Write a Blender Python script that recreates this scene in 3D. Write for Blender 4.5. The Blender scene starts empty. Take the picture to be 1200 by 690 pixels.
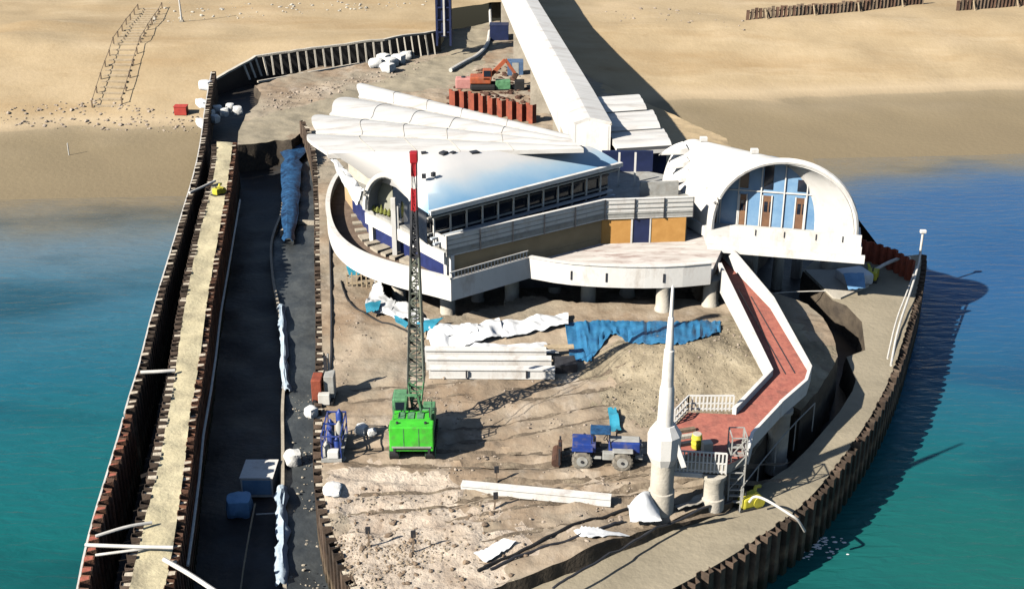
import bpy, bmesh, math, random
from mathutils import Vector, Matrix, noise
from mathutils.geometry import delaunay_2d_cdt
random.seed(7)
R = math.radians
S = bpy.context.scene
COL = S.collection

# ------------------------------------------------------------------ survey camera model
F, CX, CY, HH = 1500.0, 600.0, 345.0, 43.0
PT = math.atan2(665.0, F)
cp, sp = math.cos(PT), math.sin(PT)
def P(px, py, z=0.0):
    """site survey: where the sight line of a photo point meets height z"""
    a = (py-CY)/F
    h = HH-z
    Zc = h/(sp+a*cp)
    return Vector(((px-CX)/F*Zc, Zc*cp-a*Zc*sp, z))
def zat(b, py):
    k = (py-CY)/F
    return HH-b[1]*(k*cp+sp)/(cp-k*sp)
def Pf(px, py, f, n=12):
    z = 0.0
    for _ in range(n):
        q = P(px, py, z); z = f(q.x, q.y)
    return P(px, py, z)
V = Vector
def lerp(a, b, t): return a+(b-a)*t
def inpoly(x, y, poly):
    c = False; n = len(poly); j = n-1
    for i in range(n):
        a, b = poly[i], poly[j]
        if (a[1] > y) != (b[1] > y) and x < (b[0]-a[0])*(y-a[1])/(b[1]-a[1])+a[0]: c = not c
        j = i
    return c
def fbm(x, y, s, o=4, seed=0.0):
    return noise.fractal(V((x*s+seed, y*s-seed, seed)), 1.0, 2.0, o)

# ------------------------------------------------------------------ materials
def mat(name, c1, c2=None, rough=.7, scale=2.0, bump=0.0, bscale=None, metal=0.0, spec=.4, det=6, stain=None, stain_scale=.6, stain_amt=.5, trans=0, stretch=None):
    m = bpy.data.materials.new(name); m.use_nodes = True
    nt = m.node_tree; N = nt.nodes; L = nt.links
    b = N['Principled BSDF']
    b.inputs['Roughness'].default_value = rough
    b.inputs['Metallic'].default_value = metal
    b.inputs['Specular IOR Level'].default_value = spec
    tc = N.new('ShaderNodeTexCoord'); src = tc.outputs['Object']
    if stretch:
        mp = N.new('ShaderNodeMapping'); mp.inputs['Scale'].default_value = stretch
        L.new(src, mp.inputs['Vector']); src = mp.outputs['Vector']
    if c2 is None: c2 = tuple(x*.8 for x in c1)
    n1 = N.new('ShaderNodeTexNoise'); n1.inputs['Scale'].default_value = scale; n1.inputs['Detail'].default_value = det
    n1.inputs['Roughness'].default_value = .62
    L.new(src, n1.inputs['Vector'])
    r = N.new('ShaderNodeValToRGB'); r.color_ramp.elements[0].position = .33; r.color_ramp.elements[1].position = .67
    r.color_ramp.elements[0].color = (*c2, 1); r.color_ramp.elements[1].color = (*c1, 1)
    L.new(n1.outputs['Fac'], r.inputs['Fac']); col = r.outputs['Color']
    if stain:
        n2 = N.new('ShaderNodeTexNoise'); n2.inputs['Scale'].default_value = stain_scale; n2.inputs['Detail'].default_value = 8
        n2.inputs['Roughness'].default_value = .7
        L.new(src, n2.inputs['Vector'])
        r2 = N.new('ShaderNodeValToRGB'); r2.color_ramp.elements[0].position = .5; r2.color_ramp.elements[1].position = .68
        r2.color_ramp.elements[1].color = (stain_amt,)*3+(1,); r2.color_ramp.elements[0].color = (0, 0, 0, 1)
        L.new(n2.outputs['Fac'], r2.inputs['Fac'])
        mx = N.new('ShaderNodeMixRGB'); mx.inputs['Color2'].default_value = (*stain, 1)
        L.new(r2.outputs['Color'], mx.inputs['Fac']); L.new(col, mx.inputs['Color1']); col = mx.outputs['Color']
    L.new(col, b.inputs['Base Color'])
    if bump:
        n3 = N.new('ShaderNodeTexNoise'); n3.inputs['Scale'].default_value = bscale or scale*3; n3.inputs['Detail'].default_value = 8
        L.new(src, n3.inputs['Vector'])
        bp = N.new('ShaderNodeBump'); bp.inputs['Strength'].default_value = bump; bp.inputs['Distance'].default_value = .15
        L.new(n3.outputs['Fac'], bp.inputs['Height']); L.new(bp.outputs['Normal'], b.inputs['Normal'])
    return m
M = {}
M['white'] = mat('white_paint', (.76, .75, .73), (.66, .65, .62), .5, .8, .06, 5, stain=(.36, .30, .24), stain_scale=.8, stain_amt=.55, stretch=(1, 1, .45))
M['shell'] = mat('shell_roof_white', (.67, .66, .64), (.58, .57, .545), .5, .6, .06, 3, stain=(.34, .29, .25), stain_scale=.5, stain_amt=.6, stretch=(.35, 1.6, 1))
M['roofblue'] = mat('main_roof_sheet', (.52, .57, .62), (.44, .50, .57), .22, .35, .02, 2, spec=.6, stain=(.34, .31, .29), stain_scale=.2, stain_amt=.35)
M['rooftop'] = mat('main_roof_pale', (.70, .70, .69), (.60, .60, .60), .35, .4, .03, 2, stain=(.42, .36, .31), stain_scale=.25, stain_amt=.4)
M['roofmid'] = mat('main_roof_light_blue', (.30, .44, .60), (.24, .38, .54), .22, .35, .02, 2, spec=.6, stain=(.5, .55, .6), stain_scale=.3, stain_amt=.4)
M['rooflow'] = mat('main_roof_blue', (.13, .32, .56), (.09, .25, .48), .2, .35, .02, 2, spec=.6, stain=(.3, .42, .55), stain_scale=.35, stain_amt=.4)
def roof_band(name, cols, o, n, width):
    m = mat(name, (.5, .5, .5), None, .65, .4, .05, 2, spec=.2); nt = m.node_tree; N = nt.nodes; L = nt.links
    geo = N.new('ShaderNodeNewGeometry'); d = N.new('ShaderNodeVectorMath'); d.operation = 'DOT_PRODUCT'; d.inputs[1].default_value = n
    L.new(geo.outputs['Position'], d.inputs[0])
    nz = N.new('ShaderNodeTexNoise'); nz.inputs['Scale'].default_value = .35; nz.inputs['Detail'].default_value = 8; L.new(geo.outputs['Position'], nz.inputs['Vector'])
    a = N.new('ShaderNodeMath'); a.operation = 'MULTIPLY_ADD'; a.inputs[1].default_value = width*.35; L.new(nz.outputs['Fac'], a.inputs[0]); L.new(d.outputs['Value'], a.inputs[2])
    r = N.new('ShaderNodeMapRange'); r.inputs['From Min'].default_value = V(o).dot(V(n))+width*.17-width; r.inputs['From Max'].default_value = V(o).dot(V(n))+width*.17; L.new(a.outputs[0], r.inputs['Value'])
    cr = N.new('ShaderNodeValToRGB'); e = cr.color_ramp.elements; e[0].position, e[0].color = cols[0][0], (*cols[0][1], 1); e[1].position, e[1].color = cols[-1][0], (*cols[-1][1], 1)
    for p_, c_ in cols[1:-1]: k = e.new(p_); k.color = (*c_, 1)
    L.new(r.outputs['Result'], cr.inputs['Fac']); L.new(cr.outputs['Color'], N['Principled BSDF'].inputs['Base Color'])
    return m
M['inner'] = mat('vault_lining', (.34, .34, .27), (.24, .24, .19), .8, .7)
M['glass'] = mat('dark_glass', (.012, .018, .03), (.02, .028, .045), .08, .8, spec=.7)
M['bluepane'] = mat('blue_film_pane', (.24, .40, .58), (.14, .28, .48), .25, .6, spec=.5)
M['bluebd'] = mat('blue_board', (.022, .035, .14), (.014, .022, .09), .55, 1.5)
M['sandwall'] = mat('ochre_wall', (.50, .36, .21), (.42, .30, .17), .85, .7, .1)
M['orange'] = mat('plywood_board', (.62, .33, .10), (.52, .26, .07), .75, 1.2, .05)
M['brown'] = mat('brown_door', (.24, .13, .07), (.15, .08, .05), .6, 1.5)
M['timber'] = mat('timber_deck', (.22, .16, .12), (.12, .085, .065), .85, 1.0, .2, 5)
M['deckpale'] = mat('weathered_deck', (.74, .70, .66), (.50, .45, .41), .8, .9, .15, 3, stain=(.24, .13, .105), stain_scale=.8, stain_amt=.9, stretch=(.4, 1.7, 1))
M['red'] = mat('red_walkway', (.46, .165, .12), (.34, .11, .085), .8, 2.2, .2, 5, stain=(.20, .085, .07), stain_scale=.8, stain_amt=.75)
M['conc'] = mat('concrete', (.46, .41, .33), (.34, .30, .24), .9, .8, .25, 6, stain=(.22, .19, .15), stain_scale=.5, stain_amt=.6)
M['concpale'] = mat('pale_concrete', (.56, .52, .45), (.42, .39, .33), .9, .8, .25, 6, stain=(.28, .24, .19), stain_scale=.4, stain_amt=.5)
M['rust'] = mat('rusty_steel', (.17, .075, .042), (.07, .036, .024), .85, 1.2, .2, 8, stain=(.16, .12, .09), stain_scale=.8, stain_amt=.6)
M['rustdark'] = mat('wet_dark_steel', (.085, .058, .042), (.035, .026, .02), .7, 1.2, .2, 8, stain=(.13, .10, .075), stain_scale=.7, stain_amt=.6)
M['rustred'] = mat('red_lead_steel', (.34, .085, .045), (.20, .05, .03), .75, 1.5, .15, 6, stain=(.12, .05, .04), stain_scale=.7, stain_amt=.5)
def weather_pile(m):
    nt = m.node_tree; N = nt.nodes; L = nt.links; b = N['Principled BSDF']; src = b.inputs['Base Color'].links[0].from_socket
    oi = N.new('ShaderNodeObjectInfo'); r = N.new('ShaderNodeMapRange'); r.inputs['To Min'].default_value = .55; r.inputs['To Max'].default_value = 1.7; L.new(oi.outputs['Random'], r.inputs['Value'])
    mu = N.new('ShaderNodeVectorMath'); mu.operation = 'SCALE'; L.new(src, mu.inputs[0]); L.new(r.outputs['Result'], mu.inputs['Scale'])
    geo = N.new('ShaderNodeNewGeometry'); sx = N.new('ShaderNodeSeparateXYZ'); L.new(geo.outputs['Position'], sx.inputs[0])
    nz = N.new('ShaderNodeTexNoise'); nz.inputs['Scale'].default_value = 1.2; nz.inputs['Detail'].default_value = 5; L.new(geo.outputs['Position'], nz.inputs['Vector'])
    ad = N.new('ShaderNodeMath'); ad.operation = 'MULTIPLY_ADD'; ad.inputs[1].default_value = 1.6; L.new(nz.outputs['Fac'], ad.inputs[0]); L.new(sx.outputs['Z'], ad.inputs[2])
    cr = N.new('ShaderNodeValToRGB'); e = cr.color_ramp.elements; mr = N.new('ShaderNodeMapRange'); mr.inputs['From Min'].default_value = -4.2; mr.inputs['From Max'].default_value = 1.0; L.new(ad.outputs[0], mr.inputs['Value'])
    e[0].position = .18; e[0].color = (0, 0, 0, 1); e[1].position = .34; e[1].color = (1, 1, 1, 1); L.new(mr.outputs['Result'], cr.inputs['Fac'])
    mx = N.new('ShaderNodeMixRGB'); mx.inputs['Color1'].default_value = (.018, .026, .016, 1); L.new(cr.outputs['Color'], mx.inputs['Fac']); L.new(mu.outputs['Vector'], mx.inputs['Color2'])
    c2 = N.new('ShaderNodeValToRGB'); e = c2.color_ramp.elements; e[0].position = .30; e[0].color = (0, 0, 0, 1); e[1].position = .52; e[1].color = (0, 0, 0, 1); k = e.new(.40); k.color = (.7, .7, .7, 1); L.new(mr.outputs['Result'], c2.inputs['Fac'])
    m2 = N.new('ShaderNodeMixRGB'); m2.inputs['Color2'].default_value = (.21, .16, .105, 1); L.new(c2.outputs['Color'], m2.inputs['Fac']); L.new(mx.outputs['Color'], m2.inputs['Color1']); L.new(m2.outputs['Color'], b.inputs['Base Color'])
for k_ in ('rust', 'rustdark'):
    if k_ not in ('_',): weather_pile(M[k_])
M['rustplain'] = mat('plain_rust', (.115, .055, .035), (.05, .028, .02), .85, 1.2, .2, 8)
M['panfill'] = mat('pan_filling', (.60, .53, .42), (.46, .40, .31), .95, 1.5, .3, 6)
M['rutmud'] = mat('rut_mud', (.20, .155, .11), (.11, .085, .06), .85, 1.6, .5, 5, stain=(.34, .28, .2), stain_scale=.9, stain_amt=.8)
M['panred'] = mat('red_pan_filling', (.42, .13, .09), (.30, .09, .06), .9, 1.5, .3, 6)
M['green'] = mat('crane_green', (.07, .60, .04), (.05, .46, .03), .45, 1.6, .03, spec=.5, stain=(.10, .20, .06), stain_scale=1.1, stain_amt=.75)
M['greendull'] = mat('crane_green_grease', (.14, .34, .17), (.06, .16, .08), .55, 2.5, .05)
M['lattice'] = mat('boom_grey', (.17, .19, .15), (.10, .11, .09), .55, 2)
M['tipred'] = mat('signal_red', (.40, .02, .03), (.32, .015, .02), .45, 2)
M['black'] = mat('black_rubber', (.018, .018, .02), (.012, .012, .013), .7, 3)
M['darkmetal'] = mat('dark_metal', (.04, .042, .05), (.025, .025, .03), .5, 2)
M['navy'] = mat('navy_steel', (.018, .028, .09), (.012, .02, .06), .5, 1)
M['trblue'] = mat('machine_blue', (.022, .055, .27), (.015, .04, .19), .4, 2, spec=.5, stain=(.25, .2, .15), stain_scale=1.2, stain_amt=.5)
M['grey'] = mat('machine_grey', (.42, .42, .40), (.30, .30, .28), .6, 2, stain=(.25, .2, .15), stain_scale=1.2, stain_amt=.5)
M['tarp'] = mat('white_sheeting', (.78, .79, .80), (.66, .68, .70), .55, .9, .15, 3)
M['tarpblue'] = mat('blue_tarpaulin', (.04, .20, .38), (.02, .12, .27), .5, 1.2, .25, 3)
M['tarpdark'] = mat('dark_blue_lining', (.03, .11, .25), (.006, .016, .045), .4, 1.4, .4, 3)
M['paleplastic'] = mat('shade_blue_plastic', (.44, .52, .60), (.30, .38, .46), .55, 1.2, .3, 3)  # white plastic, blue of the channel shade put into its colour
M['teal'] = mat('turquoise_sheet', (.05, .32, .45), (.03, .24, .36), .5, 1.2, .15)
M['yellow'] = mat('pump_yellow', (.66, .60, .06), (.50, .45, .05), .5, 2, stain=(.25, .2, .1), stain_scale=1.5, stain_amt=.4)
M['pipe'] = mat('pale_pipe', (.68, .66, .62), (.52, .50, .46), .6, 1.5)
M['bag'] = mat('bulk_bag_fabric', (.76, .76, .74), (.60, .60, .58), .8, 2.5, .3, 6)
M['baleblue'] = mat('pale_blue_cover', (.22, .42, .66), (.14, .30, .52), .6, 1.5, .2)
M['redbox'] = mat('red_crate_paint', (.52, .07, .05), (.40, .05, .04), .6, 2)
M['orangem'] = mat('excavator_orange', (.46, .12, .05), (.32, .08, .04), .5, 2, stain=(.2, .12, .08), stain_scale=1.2, stain_amt=.6)
M['wood'] = mat('grey_timber', (.26, .19, .13), (.15, .11, .08), .9, 2, .2)
M['woodpale'] = mat('pale_timber', (.50, .40, .27), (.36, .28, .18), .9, 2, .2)
M['purple'] = mat('palisade_board', (.20, .115, .075), (.10, .06, .045), .9, 1.0, .2)
M['rock'] = mat('rubble', (.42, .35, .28), (.24, .19, .15), .95, 1.0, .3, 8)
M['silt'] = mat('grey_silt', (.34, .295, .215), (.27, .235, .17), .9, .25, .35, 3, stain=(.19, .165, .12), stain_scale=.18, stain_amt=.6)
M['causeway'] = mat('pale_fill', (.56, .50, .33), (.42, .37, .24), .95, .45, .4, 4, stain=(.27, .23, .16), stain_scale=.5, stain_amt=.55)
M['wetbed'] = mat('wet_black_bed', (.052, .043, .035), (.02, .018, .018), .5, .35, .3, 2, spec=.4, stain=(.05, .055, .06), stain_scale=.25, stain_amt=.7)
M['wetblue'] = mat('wet_blue_bed', (.075, .082, .085), (.035, .042, .048), .45, .4, .35, 2.5, spec=.4, stain=(.09, .10, .10), stain_scale=.4, stain_amt=.7)

def ground_mat(name, stops, nsc, bump, bsc, stains):
    m = bpy.data.materials.new(name); m.use_nodes = True
    nt = m.node_tree; N = nt.nodes; L = nt.links; b = N['Principled BSDF']
    b.inputs['Roughness'].default_value = .93; b.inputs['Specular IOR Level'].default_value = .15
    tc = N.new('ShaderNodeTexCoord')
    n = N.new('ShaderNodeTexNoise'); n.inputs['Scale'].default_value = nsc; n.inputs['Detail'].default_value = 10; n.inputs['Roughness'].default_value = .68
    L.new(tc.outputs['Object'], n.inputs['Vector'])
    r = N.new('ShaderNodeValToRGB'); e = r.color_ramp.elements
    e[0].position, e[0].color = stops[0][0], (*stops[0][1], 1); e[1].position, e[1].color = stops[-1][0], (*stops[-1][1], 1)
    for p_, c_ in stops[1:-1]:
        k = e.new(p_); k.color = (*c_, 1)
    L.new(n.outputs['Fac'], r.inputs['Fac']); col = r.outputs['Color']
    for c_, sc, lo, hi, amt, st in stains:
        mp = N.new('ShaderNodeMapping'); mp.inputs['Scale'].default_value = st; mp.inputs['Rotation'].default_value[2] = .35
        L.new(tc.outputs['Object'], mp.inputs['Vector'])
        n2 = N.new('ShaderNodeTexNoise'); n2.inputs['Scale'].default_value = sc; n2.inputs['Detail'].default_value = 9; n2.inputs['Roughness'].default_value = .66
        L.new(mp.outputs['Vector'], n2.inputs['Vector'])
        rr = N.new('ShaderNodeMapRange'); rr.inputs['From Min'].default_value = lo; rr.inputs['From Max'].default_value = hi; rr.inputs['To Max'].default_value = amt
        L.new(n2.outputs['Fac'], rr.inputs['Value'])
        mx = N.new('ShaderNodeMixRGB'); mx.inputs['Color2'].default_value = (*c_, 1)
        L.new(rr.outputs['Result'], mx.inputs['Fac']); L.new(col, mx.inputs['Color1']); col = mx.outputs['Color']
    bp = N.new('ShaderNodeBump'); bp.inputs['Strength'].default_value = bump; bp.inputs['Distance'].default_value = .25
    n3 = N.new('ShaderNodeTexNoise'); n3.inputs['Scale'].default_value = bsc; n3.inputs['Detail'].default_value = 9; n3.inputs['Roughness'].default_value = .6
    L.new(tc.outputs['Object'], n3.inputs['Vector']); L.new(n3.outputs['Fac'], bp.inputs['Height']); L.new(bp.outputs['Normal'], b.inputs['Normal'])
    L.new(col, b.inputs['Base Color'])
    return m, col
M['site'], _ = ground_mat('site_ground', [(.30, (.21, .165, .12)), (.45, (.305, .245, .18)), (.58, (.39, .32, .24)), (.72, (.49, .41, .315))], .24, .5, 1.3,
    [((.25, .175, .115), .10, .47, .64, .75, (1, 1, 1)), ((.58, .52, .44), .28, .54, .72, .65, (1, .6, 1)), ((.13, .10, .075), .7, .58, .70, .7, (.35, 1.6, 1)), ((.30, .27, .21), .07, .5, .6, .6, (1, 1, 1))])

M['sitepale'], _ = ground_mat('pale_site_fill', [(.30, (.36, .29, .225)), (.45, (.48, .40, .32)), (.58, (.56, .48, .39)), (.72, (.62, .54, .45))], .5, .8, 1.8,
    [((.30, .22, .16), .35, .52, .68, .6, (1, 1, 1)), ((.20, .15, .11), 1.2, .58, .70, .6, (.5, 1.4, 1))])
M['sitegrey'], _ = ground_mat('grey_spoil', [(.30, (.18, .15, .105)), (.45, (.28, .235, .165)), (.58, (.36, .305, .215)), (.72, (.45, .39, .29))], .4, .9, 1.5,
    [((.13, .105, .075), .5, .52, .66, .7, (1, .5, 1)), ((.48, .42, .31), .3, .56, .72, .5, (1, 1, 1))])
# ------------------------------------------------------------------ mesh builder
class MB:
    def __init__(s): s.v = []; s.f = []
    def add(s, vs, fs):
        o = len(s.v); s.v += [tuple(v) for v in vs]; s.f += [tuple(i+o for i in f) for f in fs]; return s
    def box(s, c, size, rz=0.0, rx=0.0, ry=0.0, bev=0.0):
        m = Matrix.Translation(V(c)) @ Matrix.Rotation(rz, 4, 'Z') @ Matrix.Rotation(ry, 4, 'Y') @ Matrix.Rotation(rx, 4, 'X')
        x, y, z = [a/2 for a in size]
        if bev:
            bm = bmesh.new(); bmesh.ops.create_cube(bm, size=1)
            for v in bm.verts: v.co = V((v.co.x*size[0], v.co.y*size[1], v.co.z*size[2]))
            bmesh.ops.bevel(bm, geom=bm.edges[:], offset=bev, segments=2, affect='EDGES', profile=.6)
            bm.verts.index_update()
            s.add([m @ v.co for v in bm.verts], [[v.index for v in f.verts] for f in bm.faces]); bm.free(); return s
        vs = [m @ V((i*x, j*y, k*z)) for k in (-1, 1) for j in (-1, 1) for i in (-1, 1)]
        return s.add(vs, [(0, 2, 3, 1), (4, 5, 7, 6), (0, 1, 5, 4), (2, 6, 7, 3), (0, 4, 6, 2), (1, 3, 7, 5)])
    def bar(s, a, b, w, h=None, up=V((0, 0, 1))):
        a, b = V(a), V(b); h = h or w; d = (b-a)
        if d.length < 1e-6: return s
        d.normalize()
        if abs(d.dot(up)) > .97: up = V((1, 0, 0))
        x = d.cross(up).normalized(); y = x.cross(d)
        vs = [p+x*(i*w/2)+y*(j*h/2) for p in (a, b) for i, j in ((-1, -1), (1, -1), (1, 1), (-1, 1))]
        return s.add(vs, [(3, 2, 1, 0), (4, 5, 6, 7), (0, 1, 5, 4), (1, 2, 6, 5), (2, 3, 7, 6), (3, 0, 4, 7)])
    def tube(s, pts, r, n=8, cap=True):
        pts = [V(p) for p in pts]; rs = r if isinstance(r, (list, tuple)) else [r]*len(pts)
        o = len(s.v); rings = []
        for i, p in enumerate(pts):
            d = (pts[min(i+1, len(pts)-1)]-pts[max(i-1, 0)]).normalized()
            up = V((0, 0, 1)) if abs(d.z) < .95 else V((1, 0, 0))
            x = d.cross(up).normalized(); y = x.cross(d)
            rings.append([p+(x*math.cos(2*math.pi*k/n)+y*math.sin(2*math.pi*k/n))*rs[i] for k in range(n)])
        vs = [v for q in rings for v in q]; fs = []
        for i in range(len(pts)-1):
            for k in range(n):
                a, b = i*n+k, i*n+(k+1) % n
                fs.append((a, b, b+n, a+n))
        if cap: fs += [tuple(range(n))[::-1], tuple((len(pts)-1)*n+k for k in range(n))]
        return s.add(vs, fs)
    def lathe(s, c, prof, n=20):
        c = V(c); vs = []; fs = []
        for r_, z in prof:
            vs += [c+V((r_*math.cos(2*math.pi*k/n), r_*math.sin(2*math.pi*k/n), z)) for k in range(n)]
        for i in range(len(prof)-1):
            for k in range(n):
                a, b = i*n+k, i*n+(k+1) % n; fs.append((a, b, b+n, a+n))
        fs += [tuple(range(n))[::-1], tuple((len(prof)-1)*n+k for k in range(n))]
        return s.add(vs, fs)
    def prism(s, poly, z0, z1):
        n = len(poly); vs = [(p[0], p[1], z0) for p in poly]+[(p[0], p[1], z1) for p in poly]
        A = sum(poly[i][0]*poly[(i+1) % n][1]-poly[(i+1) % n][0]*poly[i][1] for i in range(n))
        if A < 0:
            vs = [(p[0], p[1], z0) for p in poly[::-1]]+[(p[0], p[1], z1) for p in poly[::-1]]
        return s.add(vs, [tuple(range(n))[::-1], tuple(range(n, 2*n))]+[(i, (i+1) % n, (i+1) % n+n, i+n) for i in range(n)])
    def wall(s, path, z0, z1, th, z1b=None):
        """thick wall along a 2-D path, mitred"""
        n = len(path); p = [V((q[0], q[1])) for q in path]; lo = []; hi = []
        zz0 = z0 if isinstance(z0, list) else [z0]*n; zz1 = z1 if isinstance(z1, list) else [z1]*n
        for i in range(n):
            d1 = (p[i]-p[i-1]).normalized() if i else (p[1]-p[0]).normalized()
            d2 = (p[i+1]-p[i]).normalized() if i < n-1 else d1
            t = (d1+d2); t = t.normalized() if t.length > 1e-4 else d1
            nn = V((-t.y, t.x))/max(.4, t.dot(d1))
            lo.append(p[i]-nn*th/2); hi.append(p[i]+nn*th/2)
        vs = []
        for i in range(n):
            vs += [(lo[i].x, lo[i].y, zz0[i]), (hi[i].x, hi[i].y, zz0[i]), (hi[i].x, hi[i].y, zz1[i]), (lo[i].x, lo[i].y, zz1[i])]
        fs = [(0, 1, 2, 3), tuple((n-1)*4+k for k in (3, 2, 1, 0))]
        for i in range(n-1):
            for k in range(4):
                a, b = i*4+k, i*4+(k+1) % 4; fs.append((a, a+4, b+4, b))
        return s.add(vs, fs)
    def loft(s, rows, th=0.0, close_caps=True):
        """grid of points; th gives it real thickness"""
        nr, nc = len(rows), len(rows[0]); rows = [[V(p) for p in r] for r in rows]
        vs = [p for r in rows for p in r]; fs = []
        for i in range(nr-1):
            for j in range(nc-1):
                a = i*nc+j; fs.append((a, a+1, a+nc+1, a+nc))
        if not th: return s.add(vs, fs)
        nrm = []
        for i in range(nr):
            for j in range(nc):
                u = rows[min(i+1, nr-1)][j]-rows[max(i-1, 0)][j]; w = rows[i][min(j+1, nc-1)]-rows[i][max(j-1, 0)]
                q = w.cross(u)
                nrm.append(q.normalized() if q.length > 1e-9 else V((0, 0, 1)))
        N_ = nr*nc; vs2 = [v-n_*th for v, n_ in zip(vs, nrm)]
        fs2 = [tuple(i+N_ for i in f[::-1]) for f in fs]
        bd = [j for j in range(nc)]+[i*nc+nc-1 for i in range(1, nr)]+[(nr-1)*nc+j for j in range(nc-2, -1, -1)]+[i*nc for i in range(nr-2, 0, -1)]
        side = [(bd[(k+1) % len(bd)], bd[k], bd[k]+N_, bd[(k+1) % len(bd)]+N_) for k in range(len(bd))]
        return s.add(vs+vs2, fs+fs2+side)
    def build(s, name, m, parent=None, smooth=False, origin=None):
        me = bpy.data.meshes.new(name)
        if parent is not None: o0 = V(parent['o0'])
        elif origin is not None: o0 = V(origin)
        else:
            xs = [v[0] for v in s.v]; ys = [v[1] for v in s.v]; zs_ = [v[2] for v in s.v]
            o0 = V(((min(xs)+max(xs))/2, (min(ys)+max(ys))/2, min(zs_)))
        me.from_pydata([V(v)-o0 for v in s.v], [], s.f); me.validate(); me.update()
        bm = bmesh.new(); bm.from_mesh(me); bmesh.ops.recalc_face_normals(bm, faces=bm.faces[:]); bm.to_mesh(me); bm.free()
        me.materials.append(M[m] if isinstance(m, str) else m)
        o = bpy.data.objects.new(name, me); COL.objects.link(o)
        if parent is not None: o.parent = parent; o['o0'] = tuple(o0)
        else: o.location = o0; o['o0'] = tuple(o0)
        if smooth:
            for p in me.polygons: p.use_smooth = True
            try: me.set_sharp_from_angle(angle=R(38))
            except Exception: pass
        return o
def tag(o, label=None, cat=None, group=None, kind=None):
    if label: o['label'] = label
    if cat: o['category'] = cat
    if group: o['group'] = group
    if kind or cat: o['kind'] = kind or 'thing'
    return o
def thing(name, label, cat, loc, group=None):
    o = bpy.data.objects.new(name, None); COL.objects.link(o); o.location = V(loc); o['o0'] = tuple(V(loc))
    o.empty_display_size = .3
    return tag(o, label, cat, group)
def copy_tree(o, parent=None):
    c = o.copy(); COL.objects.link(c)
    if parent is not None: c.parent = parent
    for ch in list(o.children): copy_tree(ch, c)
    return c
def resample(path, d):
    out = [V(path[0])]
    for a, b in zip(path[:-1], path[1:]):
        a, b = V(a), V(b); n = max(1, int(round((b-a).length/d)))
        out += [lerp(a, b, k/n) for k in range(1, n+1)]
    return out
def smoothpath(path, it=2):
    p = [V(q) for q in path]
    for _ in range(it):
        q = [p[0]]
        for a, b in zip(p[:-1], p[1:]): q += [lerp(a, b, .25), lerp(a, b, .75)]
        q.append(p[-1]); p = q
    return p
def sheet(poly, step, zf, jitter=.3, skirt=None, ledge=1.0):
    """triangulated ground sheet inside a 2-D polygon, following a height function"""
    pl = [V((q[0], q[1])) for q in poly]
    bd = resample(pl+[pl[0]], step)[:-1]
    xs = [p.x for p in bd]; ys = [p.y for p in bd]; pts = list(bd)
    y = min(ys); k = 0
    bt = [(p.x, p.y) for p in pl]
    while y < max(ys):
        x = min(xs)+(k % 2)*step/2
        while x < max(xs):
            xx, yy = x+random.uniform(-1, 1)*step*jitter, y+random.uniform(-1, 1)*step*jitter
            if inpoly(xx, yy, bt): pts.append(V((xx, yy)))
            x += step
        y += step*.87; k += 1
    n = len(bd)
    vo, eo, fo, _, _, _ = delaunay_2d_cdt(pts, [], [list(range(n))], 1, 1e-4)
    mb = MB(); mb.add([(v.x, v.y, zf(v.x, v.y)) for v in vo], [tuple(f) for f in fo])
    if skirt is not None:
        mb.nskirt = len(mb.f); A_ = sum(bd[i].x*bd[(i+1) % n].y-bd[(i+1) % n].x*bd[i].y for i in range(n)); sg = 1 if A_ > 0 else -1
        vs = []
        for r_ in range(6):
            for i, p in enumerate(bd):
                d_ = (bd[(i+1) % n]-bd[i-1]).normalized(); nn_ = V((d_.y, -d_.x))*sg; zt_ = zf(p.x, p.y)
                o_ = 0 if r_ == 0 else .05*r_*ledge+ledge*.3*noise.noise(V((p.x*.9, p.y*.9, r_*1.3)))
                vs.append((p.x+nn_.x*o_, p.y+nn_.y*o_, zt_+(skirt-zt_)*r_/5))
        mb.add(vs, [(r_*n+i, r_*n+(i+1) % n, r_*n+(i+1) % n+n, r_*n+i+n) for r_ in range(5) for i in range(n)])
    return mb

# ------------------------------------------------------------------ ground heights
SEA = -4.5
gb1, gb2, gb3 = P(55, 45, 0), P(15, 60, 0), P(900, 60, 0)
_a, _b = P(0, 246, SEA), P(1100, 188, SEA)
def yshore(x): return _a.y+(_b.y-_a.y)*(x-_a.x)/(_b.x-_a.x)+1.5*math.sin(x*.07)
def zbeach(x, y):
    d = y-yshore(x)
    z = SEA-.05+.022*min(d, 26)+.21*max(0, d-26) if d > 0 else SEA-.05+.06*d
    z = min(z, 1.1+.006*d)
    if d > 4: z += .30*fbm(x, y, .10, 5, 3.1)*min(1, (d-4)/20)+gauss(x, y, gb1, 7, 4, 1.3)+gauss(x, y, gb2, 5, 3, .8)-gauss(x, y, gb3, 6, 3, .5)+.05*fbm(x, y, .5, 3, 9.0)*min(1, d/25)
    return z
def gauss(x, y, c, sx, sy, h): return h*math.exp(-((x-c.x)/sx)**2-((y-c.y)/sy)**2)
_bank = [P(430, 330), P(560, 385), P(690, 372), P(850, 376)]
g1, g2, g3, g4, g5 = P(690, 380), P(800, 425), P(640, 640), P(925, 435), P(560, 380)
def sstep(a, b, t):
    t = max(0, min(1, (t-a)/(b-a))); return t*t*(3-2*t)
ybank = P(700, 402).y
yback = P(500, 130).y
DECK = None
_r = lambda px, py, b, c, L: (P(px, py).y, b, c, P(px, py).x, P(px, py).x+L)
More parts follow.
